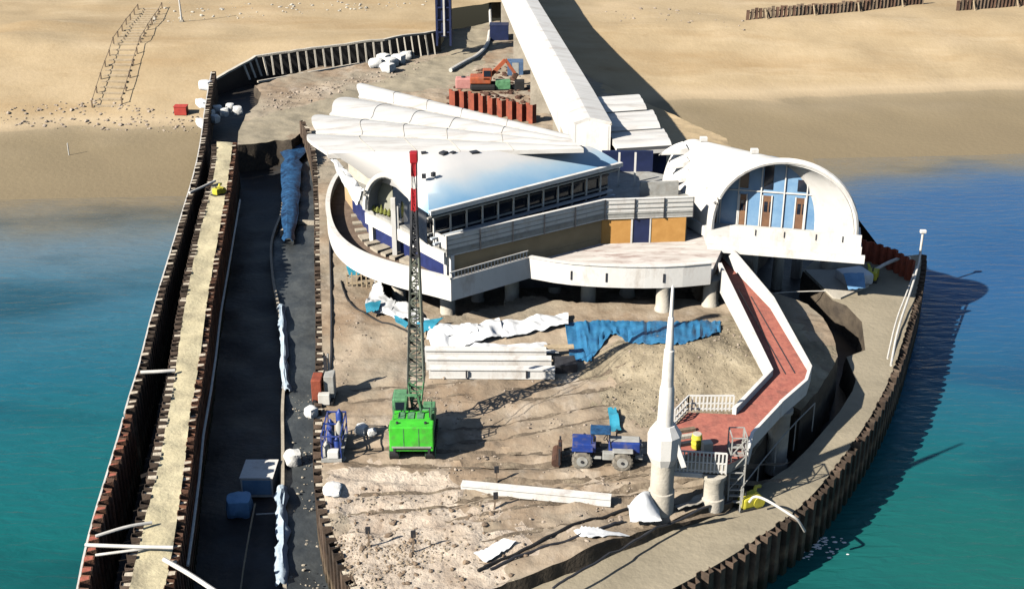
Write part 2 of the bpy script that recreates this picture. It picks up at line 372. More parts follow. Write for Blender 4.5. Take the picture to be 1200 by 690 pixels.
RUTS = [_r(400, 600, .10, .004, 26), _r(520, 610, .35, -.006, 22), _r(540, 560, -.05, .012, 14), _r(405, 470, .06, .01, 9), _r(520, 520, .22, .01, 12), _r(560, 660, .42, -.004, 15), _r(590, 470, .12, .02, 9), _r(395, 540, -.12, .006, 20)]
def zsite(x, y):
    z = .0
    z += .6*sstep(ybank-.6, ybank+2.2, y+.10*abs(x-6))*sstep(-24, -18, x)*(1-sstep(118, 140, y))
    z += gauss(x, y, g2, 5.2, 3.6, 1.8)+gauss(x, y, g3, 5, 3, .35)+gauss(x, y, g4, 4, 7, 1.0)
    z -= 1.5*sstep(120, 150, y)
    if DECK and 84 < y < 125 and inpoly(x, y, DECK): z -= 1.5  # ground dug out here to deepen the shade under the deck
    z += .24*fbm(x, y, .22, 4, 1.7)+.10*fbm(x, y, .8, 4, 5.2)
    for a_, b_, c_, l_, m_ in RUTS:
        if l_ < x < m_:
            dy = abs(y-(a_+b_*(x-l_)+c_*(x-l_)**2)); dy = min(dy, abs(dy-1.9))
            if dy < .6: z -= .26*(1-(dy/.6)**2)-.08
    return z
def zquay(x, y): return -.85+.07*fbm(x, y, .25, 4, 2.2)
def zcause(x, y): return .45+.22*fbm(x, y, .6, 5, 8.2)
ON = lambda px, py: Pf(px, py, zsite)
OB = lambda px, py: Pf(px, py, zbeach)
def W(lst, z=0.0): return [P(a, b, z) for a, b in lst]

DECK = [(q.x, q.y) for q in (P(450, 318, 3), P(528, 338, 3), P(620, 312, 3), P(680, 322, 3), P(830, 318, 3), P(800, 250, 3), P(640, 225, 3), P(430, 250, 3))]
# ------------------------------------------------------------------ lines surveyed from the photo
OUTER = [(86, 715), (93, 690), (100, 650), (113, 600), (129, 548), (142, 505), (151, 470), (164, 430), (176, 380), (190, 330), (204, 285), (215, 247), (228, 205), (236, 168), (241, 125), (249, 82)]
INROW = [(146, 715), (152, 690), (163, 640), (172, 600), (184, 555), (192, 515), (199, 475), (205, 440), (209, 410), (214, 375), (221, 335), (229, 297), (236, 265), (244, 235), (251, 205), (254, 185), (254, 166)]
CRIGHT = [(186, 715), (193, 690), (203, 640), (209, 600), (217, 540), (222, 490), (231, 440), (237, 400), (243, 350), (252, 300), (259, 260), (266, 220), (270, 190), (273, 166)]
SITE_L = [(432, 715), (420, 690), (402, 650), (388, 618), (381, 590), (377, 560), (376, 520), (377, 480), (378, 440), (378, 400), (377, 350), (375, 300), (375, 262), (373, 222), (372, 195), (368, 168), (362, 148), (354, 140), (340, 150)]
RING = [(700, 733), (745, 712), (790, 688), (860, 650), (915, 612), (950, 583), (985, 540), (1020, 490), (1040, 450), (1054, 415), (1064, 380), (1074, 345), (1080, 310), (1079, 298)]
zC, zQ = .45, -.85
outer_w = smoothpath(W(OUTER, .5)); inrow_w = smoothpath(W(INROW, zC)); cright_w = smoothpath(W(CRIGHT, zC))
siteL_w = smoothpath(W(SITE_L, 0)); ring_w = smoothpath(W(RING, zQ))

# ------------------------------------------------------------------ water
def water_mat():
    m = bpy.data.materials.new('sea_water'); m.use_nodes = True
    nt = m.node_tree; N = nt.nodes; L = nt.links; b = N['Principled BSDF']
    b.inputs['Roughness'].default_value = .12; b.inputs['IOR'].default_value = 1.33; b.inputs['Specular IOR Level'].default_value = .3
    tc = N.new('ShaderNodeTexCoord'); geo = N.new('ShaderNodeNewGeometry'); sx = N.new('ShaderNodeSeparateXYZ')
    L.new(geo.outputs['Position'], sx.inputs[0])
    # distance to the shoreline in world metres, disturbed by noise
    sl = (_b.y-_a.y)/(_b.x-_a.x)
    mu = N.new('ShaderNodeMath'); mu.operation = 'MULTIPLY_ADD'; mu.inputs[1].default_value = sl; mu.inputs[2].default_value = _a.y-sl*_a.x
    L.new(sx.outputs['X'], mu.inputs[0])
    su = N.new('ShaderNodeMath'); su.operation = 'SUBTRACT'; L.new(mu.outputs[0], su.inputs[0]); L.new(sx.outputs['Y'], su.inputs[1])
    nz = N.new('ShaderNodeTexNoise'); nz.inputs['Scale'].default_value = .045; nz.inputs['Detail'].default_value = 5
    L.new(geo.outputs['Position'], nz.inputs['Vector'])
    ad = N.new('ShaderNodeMath'); ad.operation = 'MULTIPLY_ADD'; ad.inputs[1].default_value = 26; L.new(nz.outputs['Fac'], ad.inputs[0])
    L.new(su.outputs[0], ad.inputs[2])
    r = N.new('ShaderNodeMapRange'); r.inputs['From Min'].default_value = 12; r.inputs['From Max'].default_value = 95
    L.new(ad.outputs[0], r.inputs['Value'])
    cr = N.new('ShaderNodeValToRGB'); e = cr.color_ramp.elements
    e[0].position = .0; e[0].color = (.22, .18, .115, 1)
    e[1].position = 1.0; e[1].color = (.012, .112, .100, 1)
    for p_, c_ in ((.07, (.15, .155, .135)), (.15, (.115, .175, .215)), (.30, (.045, .145, .215)), (.52, (.016, .120, .175)), (.78, (.008, .118, .122))):
        k = e.new(p_); k.color = (*c_, 1)
    L.new(r.outputs['Result'], cr.inputs['Fac'])
    # dark weed beds
    n2 = N.new('ShaderNodeTexNoise'); n2.inputs['Scale'].default_value = .05; n2.inputs['Detail'].default_value = 4
    mp = N.new('ShaderNodeMapping'); mp.inputs['Location'].default_value = (13, 4, 0); mp.inputs['Rotation'].default_value[2] = -.6; mp.inputs['Scale'].default_value = (.6, 1.5, 1)
    L.new(geo.outputs['Position'], mp.inputs['Vector']); L.new(mp.outputs['Vector'], n2.inputs['Vector'])
    rr = N.new('ShaderNodeMapRange'); rr.inputs['From Min'].default_value = .5; rr.inputs['From Max'].default_value = .64; rr.inputs['To Max'].default_value = .55
    L.new(n2.outputs['Fac'], rr.inputs['Value'])
    mx = N.new('ShaderNodeMixRGB'); mx.inputs['Color2'].default_value = (.003, .03, .045, 1)
    L.new(rr.outputs['Result'], mx.inputs['Fac']); L.new(cr.outputs['Color'], mx.inputs['Color1']); L.new(mx.outputs['Color'], b.inputs['Base Color'])
    # bluer, deeper water on the right hand side of the point
    bx = N.new('ShaderNodeMapRange'); bx.interpolation_type = 'SMOOTHSTEP'; bx.inputs['From Min'].default_value = 12; bx.inputs['From Max'].default_value = 40; L.new(sx.outputs['X'], bx.inputs['Value'])
    by = N.new('ShaderNodeMapRange'); by.interpolation_type = 'SMOOTHSTEP'; by.inputs['From Min'].default_value = 66; by.inputs['From Max'].default_value = 112; L.new(sx.outputs['Y'], by.inputs['Value'])
    sh_ = N.new('ShaderNodeMapRange'); sh_.inputs['From Min'].default_value = 14; sh_.inputs['From Max'].default_value = 26; L.new(ad.outputs[0], sh_.inputs['Value'])
    m1 = N.new('ShaderNodeMath'); m1.operation = 'MULTIPLY'; L.new(bx.outputs['Result'], m1.inputs[0]); L.new(by.outputs['Result'], m1.inputs[1])
    m2 = N.new('ShaderNodeMath'); m2.operation = 'MULTIPLY'; L.new(m1.outputs[0], m2.inputs[0]); L.new(sh_.outputs['Result'], m2.inputs[1])
    m3 = N.new('ShaderNodeMath'); m3.operation = 'MULTIPLY'; m3.inputs[1].default_value = .85; L.new(m2.outputs[0], m3.inputs[0])
    mb_ = N.new('ShaderNodeMixRGB'); mb_.inputs['Color2'].default_value = (.026, .095, .24, 1)
    L.new(m3.outputs[0], mb_.inputs['Fac']); L.new(mx.outputs['Color'], mb_.inputs['Color1']); L.new(mb_.outputs['Color'], b.inputs['Base Color'])
    # ripples
    mp2 = N.new('ShaderNodeMapping'); mp2.inputs['Scale'].default_value = (.35, 1.2, 1); mp2.inputs['Rotation'].default_value[2] = .12
    L.new(geo.outputs['Position'], mp2.inputs['Vector'])
    n3 = N.new('ShaderNodeTexNoise'); n3.inputs['Scale'].default_value = 1.1; n3.inputs['Detail'].default_value = 8; n3.inputs['Distortion'].default_value = .6
    L.new(mp2.outputs['Vector'], n3.inputs['Vector'])
    bp = N.new('ShaderNodeBump'); bp.inputs['Strength'].default_value = .6; bp.inputs['Distance'].default_value = .25
    L.new(n3.outputs['Fac'], bp.inputs['Height']); L.new(bp.outputs['Normal'], b.inputs['Normal'])
    return m
M['sea'] = water_mat()
_rg = [(p.x-.25, p.y+.1) for p in ring_w]
_ou = [(p.x+.1, p.y) for p in outer_w]
_pl = [(-500, 260), (-500, -120), (500, -120), (500, 260), (_rg[-1][0]-3, 260)]+_rg[::-1]+[(P(530, 750, SEA).x, P(530, 750, SEA).y)]+_ou+[(_ou[-1][0], 260)]
w = MB(); w.add([(x, y, SEA) for x, y in _pl], [tuple(range(len(_pl)))])
tag(w.build('sea', 'sea'), kind='structure')

# ------------------------------------------------------------------ beach
def beach_mat():
    m, col = ground_mat('beach_sand', [(.3, (.35, .265, .16)), (.5, (.42, .325, .20)), (.7, (.49, .385, .25))], .06, .3, 1.4,
        [((.33, .22, .11), .10, .50, .70, .6, (.3, 1, 1)), ((.52, .42, .28), .16, .55, .72, .55, (.35, 1.2, 1)), ((.28, .19, .10), .55, .62, .75, .5, (.6, 1, 1))])
    nt = m.node_tree; N = nt.nodes; L = nt.links; b = N['Principled BSDF']
    geo = N.new('ShaderNodeNewGeometry'); sx = N.new('ShaderNodeSeparateXYZ'); L.new(geo.outputs['Position'], sx.inputs[0])
    nz = N.new('ShaderNodeTexNoise'); nz.inputs['Scale'].default_value = .06; nz.inputs['Detail'].default_value = 7
    mp = N.new('ShaderNodeMapping'); mp.inputs['Scale'].default_value = (.4, 1, 1); L.new(geo.outputs['Position'], mp.inputs['Vector']); L.new(mp.outputs['Vector'], nz.inputs['Vector'])
    ad = N.new('ShaderNodeMath'); ad.operation = 'MULTIPLY_ADD'; ad.inputs[1].default_value = 1.0; L.new(nz.outputs['Fac'], ad.inputs[0]); L.new(sx.outputs['Z'], ad.inputs[2])
    r = N.new('ShaderNodeMapRange'); r.inputs['From Min'].default_value = SEA+.3; r.inputs['From Max'].default_value = SEA+2.2
    L.new(ad.outputs[0], r.inputs['Value'])
    cr = N.new('ShaderNodeValToRGB'); e = cr.color_ramp.elements
    e[0].position = 0; e[0].color = (.22, .175, .11, 1); e[1].position = .75; e[1].color = (.46, .365, .24, 1)
    for p_, c_ in ((.30, (.25, .20, .125)), (.52, (.29, .235, .155)), (.57, (.38, .30, .195))):
        k = e.new(p_); k.color = (*c_, 1)
    L.new(r.outputs['Result'], cr.inputs['Fac'])
    r2 = N.new('ShaderNodeMapRange'); r2.inputs['From Min'].default_value = .75; r2.inputs['From Max'].default_value = 1.0; L.new(r.outputs['Result'], r2.inputs['Value'])
    mx = N.new('ShaderNodeMixRGB'); L.new(r2.outputs['Result'], mx.inputs['Fac']); L.new(cr.outputs['Color'], mx.inputs['Color1']); L.new(col, mx.inputs['Color2'])
    L.new(mx.outputs['Color'], b.inputs['Base Color'])
    return m
M['beach'] = beach_mat()
pl = [(-260, yshore(-260)-12)]
pl += [(x, yshore(x)-12) for x in (-150, -90, -60)]
q = P(204, 285, SEA); pl += [(q.x-.5, yshore(q.x)-12)]
for a in OUTER[-5:]:
    q = P(a[0], a[1], .5); pl.append((q.x, q.y))
WALLTOP = [(249, 82), (300, 73), (380, 60), (450, 49), (516, 38)]
wt = [OB(*a) for a in WALLTOP]; _q = P(249, 82, .5); wt[0] = V((_q.x, _q.y, 0))
pl += [(q.x, q.y) for q in wt[1:]]
for a in ((522, 12), (575, 3), (628, 2), (665, 60), (700, 105), (760, 145), (850, 190), (905, 240)):
    q = OB(*a); pl.append((q.x, q.y))
q = P(920, 262, SEA); pl.append((q.x, q.y))
pl += [(x, yshore(x)-12) for x in (40, 60, 90, 150, 260)]
pl += [(260, 420), (-260, 420)]
tag(sheet(pl, 1.8, zbeach).build('beach', 'beach', smooth=True), kind='structure')

# ------------------------------------------------------------------ site platform, quay, causeway, channel
site_poly = [(p.x, p.y) for p in siteL_w]
for a in [(322, 160), (300, 164), (278, 167), (279, 150), (288, 128), (302, 118), (306, 106), (298, 96)]:
    q = P(a[0], a[1], -1.0); site_poly.append((q.x, q.y))
for a, k in (((380, 76), 0), ((450, 65), 0), ((516, 55), 0)):
    q = P(a[0], a[1], -1.5); site_poly.append((q.x, q.y))
q = OB(522, 13); site_poly.append((q.x+.4, q.y))
for a in ((575, 4), (627, 3), (664, 61), (699, 106), (759, 146), (849, 191)):
    q = OB(*a); site_poly.append((q.x, q.y))
for a in [(905, 262), (880, 290), (882, 330), (903, 350), (946, 364), (961, 378), (978, 410), (981, 424), (974, 442), (957, 468), (938, 487), (925, 481), (906, 498), (884, 530), (866, 560), (858, 584), (800, 602), (740, 627), (640, 667), (540, 702), (520, 715)]:
    q = P(*a); site_poly.append((q.x, q.y))
def ground(mb, name, m):
    o = mb.build(name, m, smooth=True, origin=(0, 0, 0)); o.data.materials.append(M['bank'])
    for q_ in o.data.polygons[mb.nskirt:]: q_.material_index = 1
    return tag(o, kind='structure')
M['bank'] = mat('shaded_mud_bank', (.10, .08, .058), (.045, .036, .028), .8, .8, .4, 4)  # wet mud sides, darkened to carry the black shade of the trench
so = ground(sheet(site_poly, .42, zsite, skirt=-5.6), 'site_ground', 'site')
so.data.materials.append(M['sitepale']); so.data.materials.append(M['sitegrey'])
_lp = [(q.x, q.y) for q in W([(385, 570), (420, 545), (470, 548), (530, 560), (570, 600), (640, 625), (600, 665), (560, 720), (380, 720)])]
so.data.materials.append(M['silt']); so.data.materials.append(M['beach'])
_hr = [(q.x, q.y) for q in W([(278, 168), (272, 142), (360, 120), (440, 92), (515, 62), (535, 20), (580, 10), (572, 60), (545, 92), (480, 108), (430, 112), (350, 155), (330, 165)], -1.2)]
_mp = [(q.x, q.y) for q in W([(690, 440), (720, 405), (800, 395), (900, 380), (985, 425), (950, 490), (880, 520), (800, 475), (740, 500)])]
for f_ in so.data.polygons:
    if f_.material_index == 0:
        x, y = f_.center.x, f_.center.y; x += 2.2*fbm(x, y, .35, 4, 3.3); y += 2.2*fbm(x, y, .35, 4, 7.3)
        if inpoly(x, y, _lp): f_.material_index = 2
        elif inpoly(x, y, _mp): f_.material_index = 3
        elif x > 13 and y > 112: f_.material_index = 5
        elif y > 118 and inpoly(x, y, _hr): f_.material_index = 4
quay_poly = [(p.x, p.y) for p in ring_w]
for a in [(1060, 300), (1005, 300), (960, 300), (941, 317), (976, 352), (992, 358), (1010, 377), (1014, 410), (992, 418), (1003, 445), (999, 458), (984, 482), (950, 522), (925, 547), (884, 574), (862, 592), (802, 612), (742, 638), (640, 679), (540, 714), (530, 740), (690, 745)]:
    q = P(a[0], a[1], zQ); quay_poly.append((q.x, q.y))
ground(sheet(quay_poly, .9, zquay, skirt=-4.6), 'quay_ground', 'silt')
cw = [(p.x, p.y) for p in inrow_w]+[(p.x, p.y) for p in cright_w[::-1]]
ground(sheet(cw, .6, zcause, skirt=-5.6, ledge=0), 'causeway_ground', 'causeway')
# trench bed and channel beds
def flat(poly, z): return MB().add([(p[0], p[1], z) for p in poly], [tuple(range(len(poly)))])
tr = [(q.x, q.y) for q in W([(845, 290), (1015, 296), (1030, 420), (1015, 470), (960, 540), (880, 590), (846, 596), (820, 560), (820,400)], -2.6)]
tag(sheet(tr, 1.2, lambda x, y: -3.3+.1*fbm(x, y, .4, 3)).build('trench_bed', 'wetbed', smooth=True, origin=(0, 0, 0)), kind='structure')
MID = [(336, 715), (334, 690), (331, 640), (333, 590), (333, 540), (332, 490), (336, 455), (333, 410), (328, 375), (321, 345), (318, 305), (322, 285), (332, 262), (333, 230), (329, 195), (324, 166), (322, 150)]
zBL, zBR = -4.6, -3.6
mid_w = smoothpath(W(MID, zBL))
bl = [(p.x+.15, p.y) for p in outer_w]+[(p.x, p.y) for p in mid_w[::-1]]
tag(sheet(bl, 1.3, lambda x, y: zBL+.4*fbm(x, y, .3, 5, 4)).build('channel_bed', 'wetbed', smooth=True, origin=(0, 0, 0)), kind='structure')
sl_w = [(p.x+3.0, p.y) for p in siteL_w]
br = [(p.x-.02, p.y) for p in mid_w]+sl_w[::-1]
tag(sheet(br, 1.2, lambda x, y: zBR+.4*fbm(x, y, .4, 5, 6)).build('side_channel_bed', 'wetblue', smooth=True, origin=(0, 0, 0)), kind='structure')
pit = [(q.x, q.y) for q in W([(240, 175), (246, 76), (300, 70), (325, 100), (318, 130), (285, 160), (275, 178)], -3.0)]
tag(flat(pit, -3.05).build('pool_water', 'wetbed'), kind='structure')

# wheel tracks pressed into the site sand
for a_, b_, c_, l_, m_ in RUTS:
    rows2 = MB()
    for off_ in (0, 1.9):
        rows = []; n_ = int((m_-l_)/.3)
        for i in range(n_+1):
            x = l_+(m_-l_)*i/n_; y = a_+b_*(x-l_)+c_*(x-l_)**2+off_
            w_ = .30*(.55+.7*noise.noise(V((x*.6, off_, a_)))+.35*noise.noise(V((x*2.5, off_, a_))))
            w_ = max(.02, w_)*min(1, i/4, (n_-i)/4)
            rows.append([(x, y-w_, zsite(x, y-w_)+.03), (x, y, zsite(x, y)+.045), (x, y+w_, zsite(x, y+w_)+.03)])
        rows2.loft(rows)
    tag(rows2.build('wheel_track', 'rutmud', smooth=True, origin=(0, 0, 0)), kind='structure')

# ------------------------------------------------------------------ sheet pile walls
def pile_wall(name, label, path, ztop, zbot, m, fill=None, period=1.0, depth=.45, side=1, cat='sheet pile wall', cap=None, rag=.13, n_limit=None):
    p = resample([V((q.x, q.y)) for q in path], .25)
    L_ = [0]
    for a, b in zip(p[:-1], p[1:]): L_.append(L_[-1]+(b-a).length)
    def at(s):
        s = max(0, min(L_[-1]-1e-6, s)); lo, hi = 0, len(L_)-1
        while hi-lo > 1:
            m_ = (lo+hi)//2
            if L_[m_] <= s: lo = m_
            else: hi = m_
        t = (s-L_[lo])/max(1e-9, L_[hi]-L_[lo]); d = (p[hi]-p[lo]).normalized()
        return lerp(p[lo], p[hi], t), V((-d.y, d.x))*side
    zt = ztop if callable(ztop) else (lambda x, y: ztop)
    n = int(L_[-1]/period)
    t = thing(name, label, cat, (p[0].x, p[0].y, zbot))
    for k in range(n):
        s0 = (k+random.uniform(-.05, .05))*period; rz_ = random.uniform(-rag, rag); rows = []; mb = MB()
        for fr, off in ((0, 0), (.34, 0), (.48, 1), (.86, 1), (1.0, 0)):
            c, nn = at(s0+fr*period); rows.append((c, nn, off))
        top = zt(rows[0][0].x, rows[0][0].y)+rz_
        g = [[(c+nn*(off*depth)).to_3d()+V((0, 0, z)) for c, nn, off in rows] for z in (zbot, top)]
        mb.loft(g, .05); nf = len(mb.f)
        if fill and random.random() > .04:
            (c1, n1, _), (c2, n2, _) = rows[2], rows[3]
            hh = top+random.uniform(-.28, .02)
            poly = [c1-n1*.05, c2-n2*.05, c2+n2*(depth-.07), c1+n1*(depth-.07)]
            mb.prism([(q_.x, q_.y) for q_ in poly], hh-.35, hh)
        o = mb.build('sheet_pile', m, t)
        if fill and len(o.data.polygons) > nf:
            o.data.materials.append(M[fill])
            for q_ in o.data.polygons[nf:]: q_.material_index = 1
    if cap:
        off, w_, h_, cm = cap
        pts = []
        for s in [i*.5 for i in range(int(L_[-1]/.5))]:
            c, nn = at(s); q_ = c+nn*off; pts.append((q_.x, q_.y))
        zz = [zt(x, y)-.1 for x, y in pts]
        MB().wall(pts, [z-h_ for z in zz], zz, w_).build('waling_beam', cm, t)
    return t
cut = len(outer_w)*4//10
pile_wall('sheet_pile_wall', 'long rusty red outer sheet pile wall on the left, standing in the teal sea', outer_w[:cut], .55, -6, 'rust', 'panred', 1.0, .5, -1, cap=(-.12, .12, .3, 'pipe'))
pile_wall('sheet_pile_wall', 'pale-topped outer sheet pile wall running from the sea up to the beach on the left', outer_w[cut-1:], .55, -6, 'rustdark', 'panfill', 1.0, .5, -1, cap=(-.12, .12, .25, 'pipe'))
pile_wall('sheet_pile_wall', 'toothed sheet pile wall along the left edge of the sandy causeway', inrow_w, .45, -5.5, 'rustdark', 'panfill', .9, .55, 1)
pile_wall('sheet_pile_wall', 'sheet pile wall along the right edge of the sandy causeway beside the black channel', cright_w, .45, -5.5, 'rust', 'panfill', .9, .45, -1)
pile_wall('sheet_pile_wall', 'pale-toothed sheet pile wall between the dark channel and the sandy site', siteL_w[4:-6], .06, -5.5, 'rustdark', 'panfill', .95, .5, 1)
pile_wall('sheet_pile_wall', 'curved dark sheet pile quay wall facing the blue sea on the right', ring_w, zQ+.05, -7, 'rustdark', None, 1.05, .5, -1, rag=.12)
bt = [V((q.x, q.y)) for q in W([(196, 700), (300, 699), (432, 697)], .3)]
pile_wall('sheet_pile_wall', 'short sheet pile row closing the channel at the bottom edge of the photo', bt, .1, -5.5, 'rustdark', 'panfill', .95, .45, 1)
rw = W([(1002, 304), (1022, 309), (1045, 318), (1068, 332)], zQ)
pile_wall('sheet_pile_wall', 'bright orange red sheet pile screen at the far corner of the quay', rw, 1.1, -3, 'rustred', None, .8, .32, 1, rag=.05)
rr_ = [V((q.x, q.y)) for q in (ON(526, 124), ON(560, 130), ON(600, 139), ON(640, 146))]
pile_wall('sheet_pile_wall', 'red brown sheet pile wall behind the white shell roofs, below the orange excavator', rr_, lambda x, y: zsite(x, y)+2.3, -2, 'rustred', None, 1.5, .6, -1, rag=.1)
# pipes along the channel side of the causeway
tag(MB().tube([P(a+14, b, zC)-V((0, 0, 1.3)) for a, b in CRIGHT[2:-2]], .09, 6).build('service_pipe', 'pipe', smooth=True), 'thin grey pipe hung along the channel side of the sandy causeway', 'pipe')

# retaining wall with pale ribs against the beach
t = thing('retaining_wall', 'black retaining wall with pale vertical ribs holding back the beach', 'retaining wall', (wt[0].x, wt[0].y, -3.2))
wp = resample([V((q.x, q.y)) for q in wt], 1.0)
ztp = [zbeach(q.x, q.y)+.12 for q in wp]
MB().wall([(q.x, q.y) for q in wp], [-4.2]*len(wp), ztp, .3).build('wall_panel', 'black', t)
MB().wall([(q.x, q.y) for q in wp], [z+.003 for z in ztp], [z+.25 for z in ztp], .5).build('capping', 'concpale', t)
for i in range(1, 26):
    u = .13+.86*i/26; k = u*(len(wp)-1); j = int(k); q = lerp(wp[j], wp[min(j+1, len(wp)-1)], k-j); d = (wp[min(j+1, len(wp)-1)]-wp[j-1]).normalized(); nn = V((d.y, -d.x))
    z = lerp(ztp[j], ztp[min(j+1, len(wp)-1)], k-j)
    MB().bar((q.x+nn.x*.25, q.y+nn.y*.25, z-.05), (q.x+nn.x*1.1, q.y+nn.y*1.1, -2.0), .22, .2).build('rib', 'concpale', t)
q = P(302, 96, -1.5); q2 = P(520, 57, -1.5)
MB().bar(q, q2, .3, .25).build('foot_beam', 'concpale', t)

# ================================================================== THE SHELL BUILDING
xy = lambda l: [(q.x, q.y) for q in l]
def offset(path, d):
    """2-D offset to the left by d"""
    out = []; n = len(path)
    p = [V((q[0], q[1])) for q in path]
    for i in range(n):
        d1 = (p[i]-p[i-1]).normalized() if i else (p[1]-p[0]).normalized()
        d2 = (p[i+1]-p[i]).normalized() if i < n-1 else d1
        t = (d1+d2).normalized(); nn = V((-t.y, t.x))/max(.4, t.dot(d1)); q = p[i]+nn*d; out.append((q.x, q.y))
    return out
zD, zT = 3.9, 6.7          # ring deck floor, terrace floor
RD1 = smoothpath(W([(398, 200), (388, 213), (382, 233), (383, 252), (389, 270), (401, 284), (420, 296), (446, 306), (475, 314), (505, 321), (528, 327)], 4.75), 2)
RD2 = W([(528, 327), (620, 301)], 4.75)
RD3 = smoothpath(W([(620, 301), (660, 308), (700, 311), (745, 312.5), (790, 312), (834, 308)], 4.75), 1)
ring_edge = xy(RD1)+xy(RD2)[1:]+xy(RD3)[1:]
back = xy(W([(850, 283), (800, 262), (700, 240), (560, 215), (430, 190)], 3.9))
B = thing('shell_building', 'white shell-roofed building with round decks, blue boards and ochre walls on the sandy site', 'building', P(600, 300, .9))
MB().prism(ring_edge+back, 3.0, zD).build('ring_deck', 'deckpale', B)
# timber floor of the round left part of the deck
inn = offset(xy(RD1), 2.6)
MB().prism(offset(xy(RD1), .2)[:-3]+offset(xy(RD1), 5.0)[:-3][::-1], zD+.004, zD+.03).build('round_deck_floor', 'timber', B)
pr = MB().wall(offset(xy(RD1), .12), 2.92, 4.75, .26).build('curved_parapet', 'white', B)
MB().wall(offset(xy(RD1), .12), 4.755, 4.83, .4).build('coping', 'white', pr)
pr2 = MB().wall(offset(xy(RD2), .09)[0:2], 2.92, 4.72, .24).build('side_parapet', 'white', B)
m_ = MB(); a, b = V(offset(xy(RD2), .12)[0]).to_3d(), V(offset(xy(RD2), .12)[1]).to_3d()
for i in range(24):
    q = lerp(a, b, (i+.5)/24); m_.box((q.x, q.y, 4.95), (.07, .07, .5))
m_.bar((a.x, a.y, 5.22), (b.x, b.y, 5.22), .08); m_.build('railing', 'white', B)
pr3 = MB().wall(offset(xy(RD3), .12), 2.92, 4.72, .26).build('front_parapet', 'white', B)
MB().wall(offset(xy(RD3), .10), 4.725, 4.80, .42).build('coping', 'white', pr3)
for px in (661, 719, 777):
    q = P(px, 320, 3.8); j = min(range(len(RD3)), key=lambda k: abs(RD3[k].x-q.x)); q = RD3[j]
    MB().box((q.x, q.y-.015, 3.75), (.16, .06, .75)).build('scupper', 'darkmetal', B)
# columns under the decks
for i, (px, py, r_) in enumerate([(525, 374, .62), (468, 352, .6), (689, 361, .62), (777, 363, .62), (832, 357, .62), (428, 318, .55), (600, 355, .6), (735, 345, .6), (560, 352, .5), (650, 340, .5)]):
    q = ON(px, py); zb = zsite(q.x, q.y)-.3
    c = MB().lathe((q.x, q.y, 0), [(r_*1.12, zb), (r_*1.12, zb+.5), (r_, zb+.6), (r_, 2.6), (r_*1.15, 2.85), (r_*1.15, 2.99)], 20).build('column', 'concpale', B, smooth=True)
# dark core added to blacken the shade under the deck
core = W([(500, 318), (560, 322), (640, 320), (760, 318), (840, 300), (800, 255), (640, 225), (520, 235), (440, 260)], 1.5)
MB().prism(xy(core), .2, 2.99).build('deck_shade_core', 'darkmetal', B)
# ground storey
C0, C1, C2 = P(524, 300, 6.2), P(709, 256, 6.2), P(812, 252.5, 6.2)
Lf = P(431, 252, 6.2); Lb = P(398, 205, 6.2)
Bk1, Bk2 = P(800, 215, 6.2), P(640, 185, 6.2)
foot = [(q.x, q.y) for q in (C0, C1, C2, Bk1, Bk2, Lb, Lf)]
inset = .45
def pull(q, c=V((P(620, 240, 6.2).x, P(620, 240, 6.2).y))):
    d = (c-V((q[0], q[1]))).normalized(); return (q[0]+d.x*inset, q[1]+d.y*inset)
foot_in = [pull(q) for q in foot]
MB().prism(foot_in, zD+.005, 6.2).build('ground_storey', 'sandwall', B)
def panel(a, b, z0, z1, t0, t1, out, th, name, m, par=B):
    """panel on the wall a-b between fractions t0..t1, standing out from it"""
    a, b = V((a[0], a[1])), V((b[0], b[1])); d = (b-a).normalized(); n = V((d.y, -d.x))
    p0, p1 = lerp(a, b, t0)+n*(out+th/2), lerp(a, b, t1)+n*(out+th/2)
    c = (p0+p1)/2
    return MB().box((c.x, c.y, (z0+z1)/2), ((p1-p0).length, th, z1-z0), rz=math.atan2(d.y, d.x)).build(name, m, par)
c0, c1, c2, lf, lb = foot_in[0], foot_in[1], foot_in[2], foot_in[6], foot_in[5]
panel(c1, c2, zD, 6.19, .02, .355, 0, .08, 'plywood_panel', 'orange')
panel(c1, c2, zD, 6.19, .585, .985, 0, .08, 'plywood_panel', 'orange')
dr = panel(c1, c2, zD, 6.1, .375, .57, 0, .05, 'door', 'navy')
panel(c1, c2, zD, 6.15, .355, .375, 0, .12, 'door_frame', 'white', dr); panel(c1, c2, zD, 6.15, .57, .585, 0, .12, 'door_frame', 'white', dr)
panel(c0, c1, zD, 6.19, -.01, .012, 0, .3, 'pillar', 'white')
panel(c0, c1, zD, 4.4, .012, .99, 0, .06, 'skirting', 'sandwall')
# front-left face with blue boards between white pillars
for t0, t1 in ((.035, .30), (.37, .97)):
    panel(lf, c0, zD, 5.75, t0, t1, 0, .07, 'blue_board', 'bluebd')
for t0, t1 in ((-.02, .035), (.305, .365), (.965, 1.0)):
    panel(lf, c0, zD, 6.2, t0, t1, -.05, .42, 'pillar', 'white')
panel(lb, lf, zD, 6.1, .3, .95, 0, .07, 'blue_board', 'bluebd')
panel(lf, c0, 5.5, 6.45, -.03, 1.0, .3, .3, 'lintel_beam', 'white')
